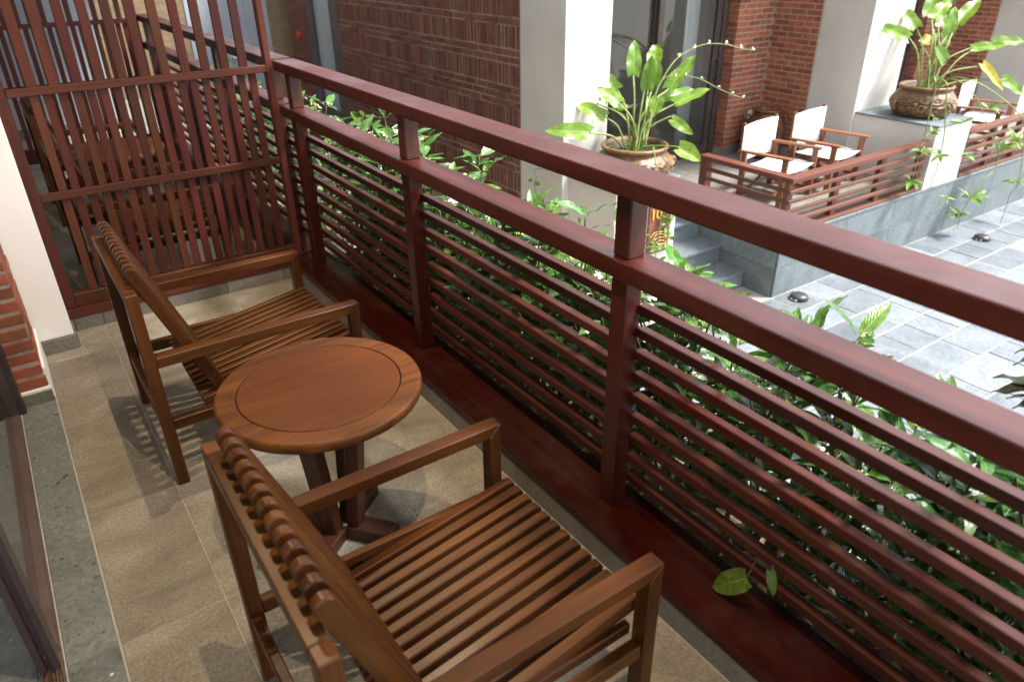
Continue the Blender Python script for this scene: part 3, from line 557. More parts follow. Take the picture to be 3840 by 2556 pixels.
# ceiling downlights
for y in (0.90, 2.62):
    d = thing('ceiling_downlight', (0.50, y, CEIL), 'small round warm recessed downlight in the balcony ceiling', 'lamp', 'recessed balcony downlights')
    me = lathe_mesh([(0.034, 0.0), (0.050, -0.001), (0.052, -0.006), (0.047, -0.010), (0.036, -0.009), (0.034, -0.002)], 32); me.materials.append(M_WHITE); obj('trim_ring', me, None, d, (0.50, y, CEIL))
    me = lathe_mesh([(0.030, -0.006), (0.033, -0.004), (0.033, -0.001)], 24); me.materials.append(M_LAMP); obj('lamp_face', me, None, d, (0.50, y, CEIL))
    L = bpy.data.lights.new('downlight', 'SPOT'); L.energy = 31; L.color = (1.0, 0.78, 0.50); L.spot_size = R(128); L.spot_blend = 0.5; L.shadow_soft_size = 0.012
    lo = bpy.data.objects.new('downlight_beam', L); setup(lo, d, (0.50, y, CEIL - 0.02))
# ================================================================ OPPOSITE WING
# ---- wall of soldier and stretcher courses, facing the balconies (plane x = 3.343)
bw = thing('patterned_brick_wall', (3.45, 6.46, G), 'dark red brick wall with bands of upright bricks facing the balconies', 'wall')
box('mortar_core', 3.3462, 3.60, 4.735, 8.165, G, 2.35, M_MORTAR_D, bw)
rb = random.Random(9); bricks = []
bands = [('S',), (1,), ('S',), (1,), ('S',), (2,), ('S',), (3,), ('S',), (2,), ('S',), (1,), ('S',), (2,), ('S',)]
z = 1.505
for (b,) in bands:
    if b == 'S':
        y = 4.738
        while y < 8.15:
            bricks.append((y, y + 0.0395 + rb.uniform(-0.002, 0.003), z - 0.155 + rb.uniform(-0.003, 0.003), z + rb.uniform(-0.003, 0.003))); y += 0.0495
        z -= 0.168
    else:
        for k in range(b):
            y = 4.738 - rb.uniform(0, 0.15)
            while y < 8.15:
                L = 0.174; bricks.append((max(y, 4.738), min(y + L - 0.010, 8.16), z - 0.0425 + rb.uniform(-0.002, 0.002), z + rb.uniform(-0.002, 0.002))); y += L
            z -= 0.0525
bricks = [b for b in bricks if b[1] - b[0] > 0.02 and b[2] > -0.75]
vis = sorted((b for b in bricks if inview((3.343, b[0], b[3]), 0.0)), key=lambda b: b[0])
single = set(id(b) for b in vis[:295]); bm = bmesh.new()
for b in bricks:
    d = rb.uniform(-0.004, 0.003)
    if id(b) in single: box('brick', 3.343 + d, 3.38, b[0], b[1], b[2], b[3], M_BRICK_D, bw, 0.002)
    else: add_box(bm, 3.343 + d, 3.38, *b)
me = from_bm(bm, 'bricks'); o = obj('bricks', me, M_BRICK_D, bw, (3.38, 6.4, 0.3)); me.transform(Matrix.Translation((-3.38, -6.4, -0.3))); o['kind'] = 'stuff'

# ---- further along the same line: tall glazed door, brown reveal with a red button
gd = thing('frosted_glass_door', (3.40, 8.64, T), 'tall frosted glass door in a dark frame beside the patterned brick wall', 'door')
for y0, y1 in ((8.17, 8.39), (8.915, 9.09)): box('frame', 3.34, 3.45, y0, y1, T, 2.3, M_FRAME, gd, 0.004)
box('frame', 3.34, 3.45, 8.39, 8.915, T, -0.13, M_FRAME, gd, 0.004)
box('pane', 3.375, 3.395, 8.39, 8.915, -0.13, 2.3, M_FROST, gd)
box('pane_backing', 3.50, 3.52, 8.1, 9.2, T, 2.3, M_GREYPAINT, gd)
rv = thing('brown_wall', (3.5, 9.43, G), 'brown brick wall strip beside the frosted glass door', 'wall')
box('wall_core', 3.361, 3.75, 9.092, 9.77, G, 2.35, M_MORTAR_D, rv)
for r in range(46):
    zz = -0.62 + 0.0555 * r
    for k in range(4): box('brick', 3.352, 3.40, 9.094 + 0.172 * k - (0.08 if r % 2 and k else 0), 9.094 + 0.172 * (k + 1) - 0.010 - (0.08 if r % 2 and k < 3 else 0), zz, zz + 0.045, M_BRICK_D, rv, 0.002)
rbn = thing('wall_button', (3.345, 9.46, 0.63), 'round red plastic button on the brown brick wall', 'button')
me = lathe_mesh([(0.055, 0.0), (0.060, 0.006), (0.058, 0.016), (0.030, 0.022)], 24); me.materials.append(M_REDP); bb_ = obj('button_body', me, None, rbn, (3.352, 9.46, 0.63), (0, R(-90), 0))
me = lathe_mesh([(0.020, 0.0215), (0.020, 0.028), (0.016, 0.030)], 20); me.materials.append(M_REDP); obj('button_face', me, None, bb_, (3.352, 9.46, 0.63))
ew = thing('stone_end_wall', (2.0, 10.3, G), 'sandy stone wall at the far end behind the screens', 'wall')
box('wall_face', -0.5, 2.23, 10.2, 10.4, G, 2.8, M_TANWALL, ew); box('wall_face', 3.23, 3.75, 10.2, 10.4, G, 2.8, M_TANWALL, ew); box('wall_head', 2.23, 3.23, 10.2, 10.4, 2.3, 2.8, M_TANWALL, ew)
dd = thing('grey_door', (2.73, 10.25, G), 'grey painted double panel door in the sandy end wall', 'door')
lf_ = box('leaf', 2.26, 2.94, 10.215, 10.26, G, 2.3, M_GREYPAINT, dd, 0.004); box('leaf', 2.95, 3.12, 10.215, 10.26, G, 2.3, M_GREYPAINT, dd, 0.004)
for x0, x1 in ((2.23, 2.258), (3.122, 3.16), (3.165, 3.23)): box('frame', x0, x1, 10.19, 10.26, G, 2.3, M_GREYPAINT, dd, 0.004)
hm = lathe_mesh([(0.018, 0.0), (0.022, 0.03), (0.030, 0.045), (0.026, 0.06)], 20); hm.materials.append(M_PLATE); obj('door_knob', hm, None, lf_, (2.72, 10.214, 0.36), (R(90), 0, 0))
nw = thing('white_wall', (0.5, 8.5, 0), 'white wall beyond the second screen', 'wall')
box('wall_face', -0.12, 1.02, 8.45, 8.6, 0.0, CEIL, M_GREYPAINT, nw); box('skirting', -0.12, 1.02, 8.44, 8.4495, 0.0, 0.10, M_SKIRT, nw)

# ---- terrace slab, stone facing, steps
ter = structure(box('terrace_floor', 4.985, 14.5, 3.365, 10.2, G - 0.05, T - 0.012, M_MORTAR))
box('landing_core', 3.62, 4.9835, 4.47, 10.2, G - 0.05, T - 0.012, M_MORTAR, ter)
rt = random.Random(4)
for i in range(16):
    for j in range(4):
        x0 = 4.99 + 0.6 * i; y0 = 3.46 + 0.6 * j
        box('terrace_tile', x0 + 0.002, x0 + 0.598, y0 + 0.002, y0 + 0.598, T - 0.03, T, M_SKIRT, ter, 0.002)
for i in range(3):
    for j in range(2): box('terrace_tile', 3.625 + 0.453 * i + 0.002, 3.625 + 0.453 * (i + 1) - 0.002, 4.475 + 0.6 * j, 5.073 + 0.6 * j, T - 0.03, T, M_SKIRT, ter, 0.002)
fw_ = thing('stone_terrace_wall', (7.5, 3.36, G), 'low blue grey stone facing of the terrace with a pale coping', 'wall')
x = 4.975
k = 0
while x < 14:
    L = (0.92, 0.74, 1.05, 0.86)[k % 4]
    box('stone_slab', x + 0.0015, x + L - 0.0015, 3.350, 3.372, G - 0.02, -0.806, M_BLUE, fw_, 0.002)
    box('stone_slab', x + 0.0015 + 0.0, x + L - 0.0015, 3.349, 3.372, -0.803, -0.537, M_BLUE, fw_, 0.002)
    x += L; k += 1
for k in range(9): box('coping', 4.960 + 1.05 * k, 4.960 + 1.05 * (k + 1) - 0.002, 3.342, 3.452, -0.5365, -0.512, M_BLUE, fw_, 0.003)
for j in range(3): box('stone_slab', 4.962, 4.984, 3.374 + 0.40 * j, 3.374 + 0.40 * (j + 1) - 0.002, G - 0.02, -0.806, M_BLUE, fw_, 0.002); box('stone_slab', 4.961, 4.984, 3.374 + 0.40 * j, 3.374 + 0.40 * (j + 1) - 0.002, -0.803, -0.513, M_BLUE, fw_, 0.002)
stp = thing('stone_steps', (4.5, 3.95, G), 'blue grey stone steps rising beside the number board to the terrace', 'steps')
for i, (y, zt, yb) in enumerate(((3.645, -0.911, 3.95), (3.925, -0.752, 4.25), (4.21, -0.600, 4.48), (4.462, -0.4865, 4.62))):
    zb = (G, -0.911, -0.752, -0.600)[i]
    box('riser', 4.046, 4.9605, y + 0.012, yb, zb - 0.02, zt - 0.026, M_BLUE, stp, 0.002)
    box('tread', 4.044, 4.9605, y - 0.006, yb, zt - 0.0255, zt, M_BLUE, stp, 0.004)

# ---- pillars and plinths
def pillar(x0, x1, label):
    p = thing('pillar', ((x0 + x1) / 2, 4.46, T), label, 'pillar', 'white pillars of the opposite wing')
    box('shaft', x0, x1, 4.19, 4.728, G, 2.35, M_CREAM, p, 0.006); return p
pillar(3.345, 3.765, 'white pillar with the plant pot before it, next to the patterned brick wall')
pillar(7.045, 7.735, 'white pillar between the director chairs and the pot with trailing stems')
pillar(10.745, 11.40, 'white pillar beyond the pot with trailing stems')
def plinth(x0, x1, y0, label, zb):
    p = thing('plinth', ((x0 + x1) / 2, (y0 + 4.19) / 2, zb), label, 'plinth', 'plinths carrying plant pots')
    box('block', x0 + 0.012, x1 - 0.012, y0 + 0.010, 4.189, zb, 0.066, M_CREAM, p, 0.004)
    box('stone_cap', x0, x1, y0, 4.1885, 0.0665, 0.086, M_BLUE, p, 0.003); return p
plinth(3.40, 4.042, 3.65, 'white plinth carrying a pot, with the number board on it', G)
plinth(7.07, 7.72, 3.345, 'white stone capped plinth between the two terrace railings', T - 0.03)

# number board
nb = thing('number_board', (3.84, 3.655, -0.3), 'brown wooden board with the gold number 10 on the plinth', 'sign')
bd = box('board', 3.735, 3.960, 3.640, 3.658, -0.475, -0.055, M_SIGN, nb, 0.003)
fc = bpy.data.curves.new('digits', 'FONT'); fc.body = '10'; fc.size = 0.115; fc.extrude = 0.004; fc.align_x = 'CENTER'
fo = bpy.data.objects.new('digits_tmp', fc); COL.objects.link(fo)
dg = bpy.context.evaluated_depsgraph_get(); fm = bpy.data.meshes.new_from_object(fo.evaluated_get(dg)); bpy.data.objects.remove(fo)
fm.materials.clear(); fm.materials.append(M_GOLD); obj('number', fm, None, bd, (3.795, 3.635, -0.200), (R(90), 0, 0))

# ---- recessed bay: brick corner, sliding glass door, ceiling, room
def bay(dx, label_b, label_d):
    b = thing('brick_wall', (6.75 + dx, 5.1, T), label_b, 'wall', 'brick corners of the terrace bays')
    box('mortar_core', 6.487 + dx, 7.04 + dx, 5.3135, 5.60, T, 2.3, M_MORTAR, b); box('mortar_core', 7.0325 + dx, 7.30 + dx, 4.729, 5.3130, T, 2.3, M_MORTAR, b)
    rr = random.Random(11)
    for r in range(33):
        z0 = -0.400 + 0.0555 * r; off = 0.09 * (r % 2)
        for a, c in ((6.480 + off * 0 + max(0, 0), 6.480 + 0.175 - off), (6.665 - off, 6.840 - off), (6.850 - off, 7.025 - off), (7.035 - off, 7.0365)):
            if c - a > 0.03: box('brick', a + dx, min(c, 7.026) + dx, 5.310 + rr.uniform(-0.002, 0.002), 5.34, z0, z0 + 0.045, M_BRICK, b, 0.002)
        for y in (4.732 - off, 4.917 - off, 5.102 - off, 5.287 - off):
            a, c = max(y, 4.732), min(y + 0.175, 5.306)
            if c - a > 0.03: box('brick', 7.029 + rr.uniform(-0.002, 0.002) + dx, 7.06 + dx, a, c, z0, z0 + 0.045, M_BRICK, b, 0.002)
        box('brick', 6.4785 + dx, 6.4865 + dx, 5.343, 5.435, z0, z0 + 0.045, M_BRICK, b, 0.002)
    box('skirting_tile', 6.480 + dx, 7.028 + dx, 5.305, 5.3130, T, -0.407, M_SKIRT, b, 0.001)
    d = thing('sliding_glass_door', (5.4 + dx, 5.48, T), label_d, 'door', 'sliding glass doors of the terrace bays')
    box('outer_frame', 6.40 + dx, 6.476 + dx, 5.43, 5.55, T, 2.3, M_FRAME, d, 0.004)
    for k, (xa, yy) in enumerate(((5.50, 5.45), (4.52, 5.50), (3.78, 5.45))):
        xb = (6.398, 5.56, 4.58)[k]
        lr = box('door_leaf', xa + 0.07 + dx, xb - 0.07 + dx, yy, yy + 0.045, T + 0.025, T + 0.11, M_FRAME, d, 0.003)
        for x0, x1 in ((xa, xa + 0.07), (xb - 0.07, xb)): box('stile', x0 + dx, x1 + dx, yy, yy + 0.045, T + 0.025, 2.25, M_FRAME, lr, 0.003)
        box('pane', xa + 0.07 + dx, xb - 0.07 + dx, yy + 0.018, yy + 0.026, T + 0.11, 2.25, M_GLASS, lr)
        if k == 0: first = lr
    h = bmesh.new(); tube_bm(h, [(0, 0, -0.09), (0, -0.045, -0.09), (0, -0.05, -0.07), (0, -0.05, 0.07), (0, -0.045, 0.09), (0, 0, 0.09)], 0.011, 8); me = from_bm(h, 'handle'); me.materials.append(M_BLACK)
    obj('handle', me, None, first, (6.365 + dx, 5.449, 0.40))
    box('sill', 3.78 + dx, 6.40 + dx, 5.43, 5.56, T, T + 0.0245, M_FRAME, d, 0.002)
    c = thing('curtain', (6.30 + dx, 5.72, T), 'pale curtain gathered behind the sliding glass door' + (' next to the water jar' if dx == 0 else ' beyond the trailing stems'), 'curtain')
    bm = bmesh.new(); pts = [(-0.09 + 0.18 * i / 44, 0.022 * math.sin(i * 1.9)) for i in range(45)]
    vv = [[bm.verts.new((px, py, zz)) for px, py in pts] for zz in (T + 0.05, 2.25)]
    for i in range(44): bm.faces.new([vv[0][i], vv[0][i + 1], vv[1][i + 1], vv[1][i]])
    me = from_bm(bm, 'curtain', True); me.materials.append(M_WHITE); o = obj('drape', me, None, c, (6.27 + dx, 5.74, 0)); sm = o.modifiers.new('thick', 'SOLIDIFY'); sm.thickness = 0.004
bay(0, 'orange red brick corner behind the director chairs and the water jar', 'dark framed sliding glass door behind the first pot and the steps')
bay(3.70, 'orange red brick corner behind the pot with trailing stems', 'dark framed sliding glass door behind the pot with trailing stems')
structure(box('wing_ceiling', 3.35, 14.5, 4.02, 10.2, 2.36, 2.60, M_WHITE))
structure(box('wing_room_floor', 3.62, 14.5, 5.58, 10.1, T - 0.005, T + 0.004, M_SKIRT))
structure(box('wing_room_wall', 3.62, 14.5, 8.10, 8.2, T, 2.35, M_ROOM))
bed = thing('low_cabinet', (4.9, 6.9, T), 'dark low cabinet inside the room behind the glass door', 'cabinet')
box('cabinet_body', 4.3, 6.0, 6.7, 7.2, T + 0.06, T + 0.55, W_BASE, bed, 0.01); box('cabinet_top', 4.26, 6.04, 6.66, 7.24, T + 0.5505, T + 0.59, W_BASE, bed, 0.008)
for x0 in (4.32, 4.89, 5.45): box('cabinet_drawer', x0, x0 + 0.53, 6.685, 6.6995, T + 0.10, T + 0.51, W_BASE, bed, 0.004)
for x0 in (4.34, 5.92): box('cabinet_foot', x0, x0 + 0.05, 6.74, 7.1, T + 0.004, T + 0.0595, W_BASE, bed, 0.004)

# ---- low terrace railings
def terrace_rail(x0, x1, side, label):
    t = thing('terrace_railing', ((x0 + x1) / 2, 3.42, T), label, 'railing', 'low wooden terrace railings')
    zt = -0.048
    box('base_board', x0, x1, 3.353, 3.445, -0.511, -0.488, W_FAR, t, 0.003)
    box('top_rail', x0, x1, 3.358, 3.455, zt - 0.040, zt, W_FAR, t, 0.004)
    n = max(2, int(round((x1 - x0) / 0.66)) + 1)
    for k in range(n):
        xx = x0 + 0.006 + (x1 - x0 - 0.085) * k / (n - 1); box('post', xx, xx + 0.07, 3.392, 3.440, -0.4875, zt - 0.0405, W_FAR, t, 0.003)
    for i in range(4): box('slat', x0, x1, 3.364, 3.391, -0.175 - 0.082 * i, -0.145 - 0.082 * i, W_FAR, t, 0.003)
    if side:
        box('top_rail', x0, x0 + 0.098, 3.4555, 4.33, zt - 0.040, zt, W_FAR, t, 0.004)
        box('post', x0 + 0.006, x0 + 0.092, 4.25, 4.325, T, zt - 0.0405, W_FAR, t, 0.003)
        for i in range(4): box('slat', x0 + 0.002, x0 + 0.030, 3.392, 4.249, -0.175 - 0.082 * i, -0.145 - 0.082 * i, W_FAR, t, 0.003)
terrace_rail(5.005, 7.055, True, 'low red brown slatted terrace railing turning the corner at the steps, before two director chairs')
terrace_rail(7.745, 10.74, False, 'low red brown slatted terrace railing beyond the plinth with trailing stems')

# ---- director chairs
def director(x, y, rot, label):
    c = thing('director_chair', (x, y, T), label, 'chair', 'white canvas director chairs'); c.rotation_euler = (0, 0, rot)
    def part(nm, x0, x1, y0, y1, z0, z1, mt, bev=0.003):
        dx, dy, dz = x1 - x0, y1 - y0, z1 - z0
        if isinstance(mt, dict): mt = mt[max((dx, 'x'), (dy, 'y'), (dz, 'z'))[1]]
        o = bpy.data.objects.new(nm, box_mesh(dx, dy, dz, bev, mt)); o.parent = c; o.location = ((x0 + x1) / 2, (y0 + y1) / 2, (z0 + z1) / 2); COL.objects.link(o); return o
    for sgn in (-1, 1):
        xc = 0.275 * sgn
        part('armrest', xc - 0.030, xc + 0.030, -0.265, 0.245, 0.420, 0.442, W_DIR, 0.006)
        part('leg', xc - 0.018, xc + 0.018, -0.235, -0.185, 0.0, 0.4195, W_DIR)
        part('leg', xc - 0.018, xc + 0.018, 0.165, 0.210, 0.0, 0.4195, W_DIR)
        part('back_post', xc - 0.014, xc + 0.014, 0.2105, 0.240, 0.285, 0.675, W_DIR, 0.006)
        part('seat_rail', xc - 0.016 - 0.036 * sgn, xc + 0.016 - 0.036 * sgn, -0.240, 0.205, 0.268, 0.302, W_DIR)
        part('floor_runner', xc - 0.0185, xc + 0.0185, -0.184, 0.1645, 0.06, 0.092, W_DIR)
    for k, yy in enumerate((-0.16, -0.135, 0.11, 0.135)):
        me = prism_mesh([(-0.27, 0.085), (-0.235, 0.085), (0.255, 0.262), (0.22, 0.262)] if k % 2 else [(0.27, 0.085), (0.235, 0.085), (-0.255, 0.262), (-0.22, 0.262)], 'y', yy - 0.0115, yy + 0.0115, 0.002); me.materials.append(W_DIR['x'])
        o = bpy.data.objects.new('cross_brace', me); o.parent = c; COL.objects.link(o)
    # canvas: seat sags a little, back is a gently curved panel with a hem
    bm = bmesh.new(); g = [[bm.verts.new((-0.252 + 0.504 * i / 8, -0.225 + 0.42 * j / 5, 0.3035 - 0.022 * math.sin(math.pi * i / 8))) for j in range(6)] for i in range(9)]
    for i in range(8):
        for j in range(5): bm.faces.new([g[i][j], g[i + 1][j], g[i + 1][j + 1], g[i][j + 1]])
    me = from_bm(bm, 'seat_canvas', True); me.materials.append(M_CANVAS); o = bpy.data.objects.new('seat_canvas', me); o.parent = c; COL.objects.link(o); md = o.modifiers.new('t', 'SOLIDIFY'); md.thickness = 0.004
    bm = bmesh.new(); g = [[bm.verts.new((-0.292 + 0.584 * i / 8, 0.2075 + 0.030 * math.sin(math.pi * i / 8), 0.325 + 0.325 * j / 4)) for j in range(5)] for i in range(9)]
    for i in range(8):
        for j in range(4): bm.faces.new([g[i][j], g[i + 1][j], g[i + 1][j + 1], g[i][j + 1]])
    me = from_bm(bm, 'back_canvas', True); me.materials.append(M_CANVAS); o = bpy.data.objects.new('back_canvas', me); o.parent = c; COL.objects.link(o); md = o.modifiers.new('t', 'SOLIDIFY'); md.thickness = 0.005
    return c
director(5.725, 4.04, R(9), 'white canvas director chair on the terrace next to the steps')
director(6.46, 4.05, R(7), 'white canvas director chair in front of the water jar and the pillar')
director(9.15, 3.90, R(12), 'white canvas director chair behind the railing beyond the trailing stems')

# ---- jar, socket, ground lights
jar = thing('water_jar', (6.78, 5.02, T), 'brown glazed water jar in the brick corner behind the director chairs', 'jar')
me = lathe_mesh([(0.13, 0.0), (0.16, 0.03), (0.20, 0.15), (0.215, 0.26), (0.20, 0.36), (0.155, 0.43), (0.125, 0.455), (0.125, 0.475), (0.155, 0.492), (0.160, 0.505), (0.145, 0.512), (0.115, 0.495), (0.10, 0.45)], 40); me.materials.append(M_JAR); jb = obj('jar_body', me, None, jar, (6.78, 5.02, T))
for k in range(4):
    a = math.pi / 4 + k * math.pi / 2; bm = bmesh.new(); tube_bm(bm, [(0.185, 0, 0.385), (0.222, 0, 0.40), (0.225, 0, 0.425), (0.165, 0, 0.437)], 0.013, 8); me = from_bm(bm, 'lug', True); me.materials.append(M_JAR)
    obj('lug', me, None, jb, (6.78, 5.02, T), (0, 0, a))
sk_ = thing('wall_socket', (6.87, 5.305, -0.10), 'white wall socket plate on the brick beside the water jar', 'socket')
pl_ = box('plate', 6.835, 6.905, 5.299, 5.3085, -0.17, -0.052, M_PLATE, sk_, 0.003); box('outlet', 6.848, 6.892, 5.2965, 5.2990, -0.155, -0.115, M_PLATE, pl_, 0.001); box('outlet', 6.848, 6.892, 5.2965, 5.2990, -0.105, -0.066, M_PLATE, pl_, 0.001)
for (x, y), lb in (((5.14, 3.20), 'small black dome light on the paving at the foot of the steps'), ((7.78, 2.98), 'small black dome light on the paving under the trailing stems')):
    gl = thing('ground_light', (x, y, G), lb, 'lamp', 'black dome lights set in the paving')
    me = lathe_mesh([(0.075, 0.0), (0.078, 0.018), (0.070, 0.034), (0.045, 0.046), (0.010, 0.050)], 28); me.materials.append(M_BLACK); dm = obj('dome', me, None, gl, (x, y, G + 0.003))
    box('light_slot', x - 0.076, x - 0.060, y - 0.03, y + 0.03, G + 0.008, G + 0.020, M_PLATE, dm, 0.002)
# ================================================================ PLANTING
pk = structure(box('planter_kerb', 1.572, 1.67, -1.4, 9.6, G, 0.112, M_SKIRT))
bm = bmesh.new(); nx, ny = 14, 420; g = []
for i in range(nx + 1):
    row = []
    for j in range(ny + 1):
        x = 1.306 + 0.265 * i / nx; y = -1.4 + 8.6 * j / ny
        row.append(bm.verts.new((x, y, 0.090 + 0.020 * noise.noise(Vector((x * 9, y * 9, 0))) + 0.010 * noise.noise(Vector((x * 40, y * 40, 3))))))
    g.append(row)
for i in range(nx):
    for j in range(ny): bm.faces.new([g[i][j], g[i + 1][j], g[i + 1][j + 1], g[i][j + 1]])
o = obj('planter_soil', from_bm(bm, 'soil', True), M_SOIL); tag(o, 'brown soil in the planter behind the railing', 'soil', kind='stuff')
rl = random.Random(21); bm = bmesh.new()
for k in range(900):
    x, y = rl.uniform(1.31, 1.57), rl.uniform(-0.6, 3.7); z = 0.105 + rl.uniform(0, 0.012); a = rl.uniform(0, 6.3); L = rl.uniform(0.008, 0.030); w = L * rl.uniform(0.2, 0.5)
    c, s = math.cos(a), math.sin(a); t = rl.uniform(-0.006, 0.008)
    vs = [bm.verts.new((x + c * L, y + s * L, z)), bm.verts.new((x - s * w, y + c * w, z + t)), bm.verts.new((x - c * L, y - s * L, z + 0.003)), bm.verts.new((x + s * w, y - c * w, z - t * 0.3))]
    bm.faces.new(vs)
o = obj('leaf_litter', from_bm(bm, 'litter'), M_LITTER); tag(o, 'dry leaf bits and twigs lying on the planter soil', 'leaf litter', kind='stuff')

# ---- crape jasmine hedge
JL = [leaf_mesh(w=random.uniform(0.34, 0.44), fold=random.uniform(0.1, 0.5), droop=random.uniform(0.1, 0.7), wave=random.uniform(0.01, 0.045), twist=random.uniform(-0.5, 0.5), seed=k, mat=L_JAS) for k in range(9)]
def flower_mesh():
    bm = bmesh.new()
    for k in range(5):
        a = 2 * math.pi * k / 5; c, s = math.cos(a), math.sin(a); pts = [(0.08, 0.06, 0), (0.45, 0.20, 0.06), (0.85, 0.30, 0.02), (1.0, 0.05, -0.05), (0.75, -0.18, 0.0), (0.35, -0.12, 0.05)]
        bm.faces.new([bm.verts.new((c * x - s * y, s * x + c * y, z)) for x, y, z in pts])
    tube_bm(bm, [(0, 0, -0.9), (0, 0, 0.02)], [0.05, 0.10], 5)
    me = from_bm(bm, 'flower', True); me.materials.append(M_PETAL); return me
FLOWER = flower_mesh()
bm = bmesh.new()
for k in range(8):
    a = k * 2.4; d = Vector((math.cos(a) * 0.5, math.sin(a) * 0.5, 0.8)).normalized(); tube_bm(bm, [(0, 0, 0), d * 0.6, d * 0.9, d * 1.05], [0.03, 0.05, 0.11, 0.03], 5)
BUDS = from_bm(bm, 'buds', True); BUDS.materials.append(M_BUD)
def shrub(y0, nst, rnd, label, hscale=1.0, per=1.0, extra=()):
    base = Vector((1.44, y0, 0.09)); p = thing('jasmine_shrub', base, label, 'shrub', 'crape jasmine shrubs in the planter behind the railing')
    bms = bmesh.new(); n = 0
    for s in range(nst):
        b = base + Vector((rnd.uniform(-0.05, 0.07), rnd.uniform(-0.13, 0.13), -0.01))
        tip = Vector((1.46 + rnd.gauss(0, 0.085), y0 + rnd.uniform(-0.27, 0.27), 0.10 + hscale * rnd.choice((0.34, 0.46, 0.55, 0.60, 0.64, 0.68)) + rnd.uniform(-0.05, 0.07)))
        tip.x = max(1.335, min(1.72, tip.x)); mid = (b + tip) / 2 + Vector((rnd.uniform(-0.04, 0.04), rnd.uniform(-0.05, 0.05), 0.04))
        path = smooth_path([b, mid, tip], 6); tube_bm(bms, [q - base for q in path], [0.0058 - 0.0034 * i / (len(path) - 1) for i in range(len(path))], 5)
        nodes = 8; rot = rnd.uniform(0, 6.28)
        for k in range(nodes):
            t = 0.22 + 0.78 * (k + rnd.uniform(-0.2, 0.2)) / (nodes - 1); t = max(0.2, min(1, t)); f = t * (len(path) - 1); i = min(int(f), len(path) - 2); pos = path[i].lerp(path[i + 1], f - i)
            top = k >= nodes - 2
            for side in range(3 if top else 2):
                if rnd.random() > per: continue
                a = rot + k * 1.7 + side * (2.1 if top else math.pi) + rnd.uniform(-0.35, 0.35)
                el = rnd.uniform(0.15, 0.95) if top else rnd.uniform(-0.35, 0.45)
                d = Vector((math.cos(a) * math.cos(el), math.sin(a) * math.cos(el), math.sin(el))); L = rnd.uniform(0.075, 0.135) * (0.8 if top and side == 2 else 1)
                end = pos + d * L
                if end.x < 1.285 and rnd.random() < 0.85: continue
                if n >= 290: continue
                o = bpy.data.objects.new('leaf', rnd.choice(JL)); o.parent = p; o.location = pos + d * 0.008 - base; o.rotation_euler = aim(d, Vector((rnd.uniform(-0.4, 0.4), rnd.uniform(-0.5, 0.3), 1)), rnd.uniform(-0.4, 0.4)); o.scale = (L, L, L); COL.objects.link(o); n += 1
        r = rnd.random()
        if r < 0.30:
            for q in range(rnd.choice((1, 1, 2))):
                o = bpy.data.objects.new('flower', FLOWER); o.parent = p; o.location = tip - base + Vector((rnd.uniform(-0.04, 0.04), rnd.uniform(-0.04, 0.04), rnd.uniform(0.0, 0.03))); o.rotation_euler = (rnd.uniform(-0.7, 0.7), rnd.uniform(-0.7, 0.7), rnd.uniform(0, 6)); sc = rnd.uniform(0.016, 0.023); o.scale = (sc, sc, sc); COL.objects.link(o)
        if r < 0.62:
            o = bpy.data.objects.new('bud_cluster', BUDS); o.parent = p; o.location = tip - base + Vector((rnd.uniform(-0.03, 0.03), rnd.uniform(-0.03, 0.03), -0.01)); o.rotation_euler = (rnd.uniform(-0.6, 0.6), rnd.uniform(-0.6, 0.6), rnd.uniform(0, 6)); sc = rnd.uniform(0.022, 0.034); o.scale = (sc, sc, sc); COL.objects.link(o)
    for (bp, tp, w) in extra:
        bp, tp = Vector(bp), Vector(tp); d = tp - bp; me = leaf_mesh(w=w, fold=0.30, droop=0.35, wave=0.03, shape='heart', seed=3, mat=L_VINE)
        o = bpy.data.objects.new('leaf', me); o.parent = p; o.location = bp - base; o.rotation_euler = aim(d, Vector((-0.7, -0.3, 0.7))); L = d.length; o.scale = (L, L, L); COL.objects.link(o)
        tube_bm(bms, [Vector((1.40, bp.y + 0.05, 0.22)) - base, Vector((1.31, bp.y + 0.02, bp.z + 0.06)) - base, bp - base], 0.0022, 5)
    me = from_bm(bms, 'stems', True); o = obj('stems', me, M_TWIG, p, base)
rs = random.Random(77); LB = 'glossy green crape jasmine shrub with white flowers in the planter behind the railing'
LBS = ['white flowered crape jasmine shrub in the planter, short of the leaf resting on the ledge', 'white flowered crape jasmine shrub in the planter, opposite the armchair away from the screen', 'white flowered crape jasmine shrub in the planter, opposite the round table', 'white flowered crape jasmine shrub in the planter, opposite the armchair next to the screen']
YS = [-0.30 + 0.27 * k for k in range(15)]
for k, y in enumerate(YS):
    ex = [((1.225, 0.754, 0.205), (1.183, 0.830, 0.126), 0.85), ((1.232, 0.699, 0.272), (1.214, 0.668, 0.222), 0.62)] if k == 4 else ()
    shrub(y, 15 + min(k, 6), rs, LBS[0 if k < 3 else 1 if k < 7 else 2 if k < 10 else 3], (0.86, 0.86, 0.87, 0.88, 0.88, 0.89, 0.92, 0.95, 0.96, 0.98, 1.0, 1.02, 1.04, 1.04, 1.04)[k], 1.0, ex)
for y in (4.0, 4.5, 5.0, 5.6, 6.2): shrub(y, 10, rs, 'green crape jasmine shrub in the planter of the neighbouring balcony', 1.0, 0.9)

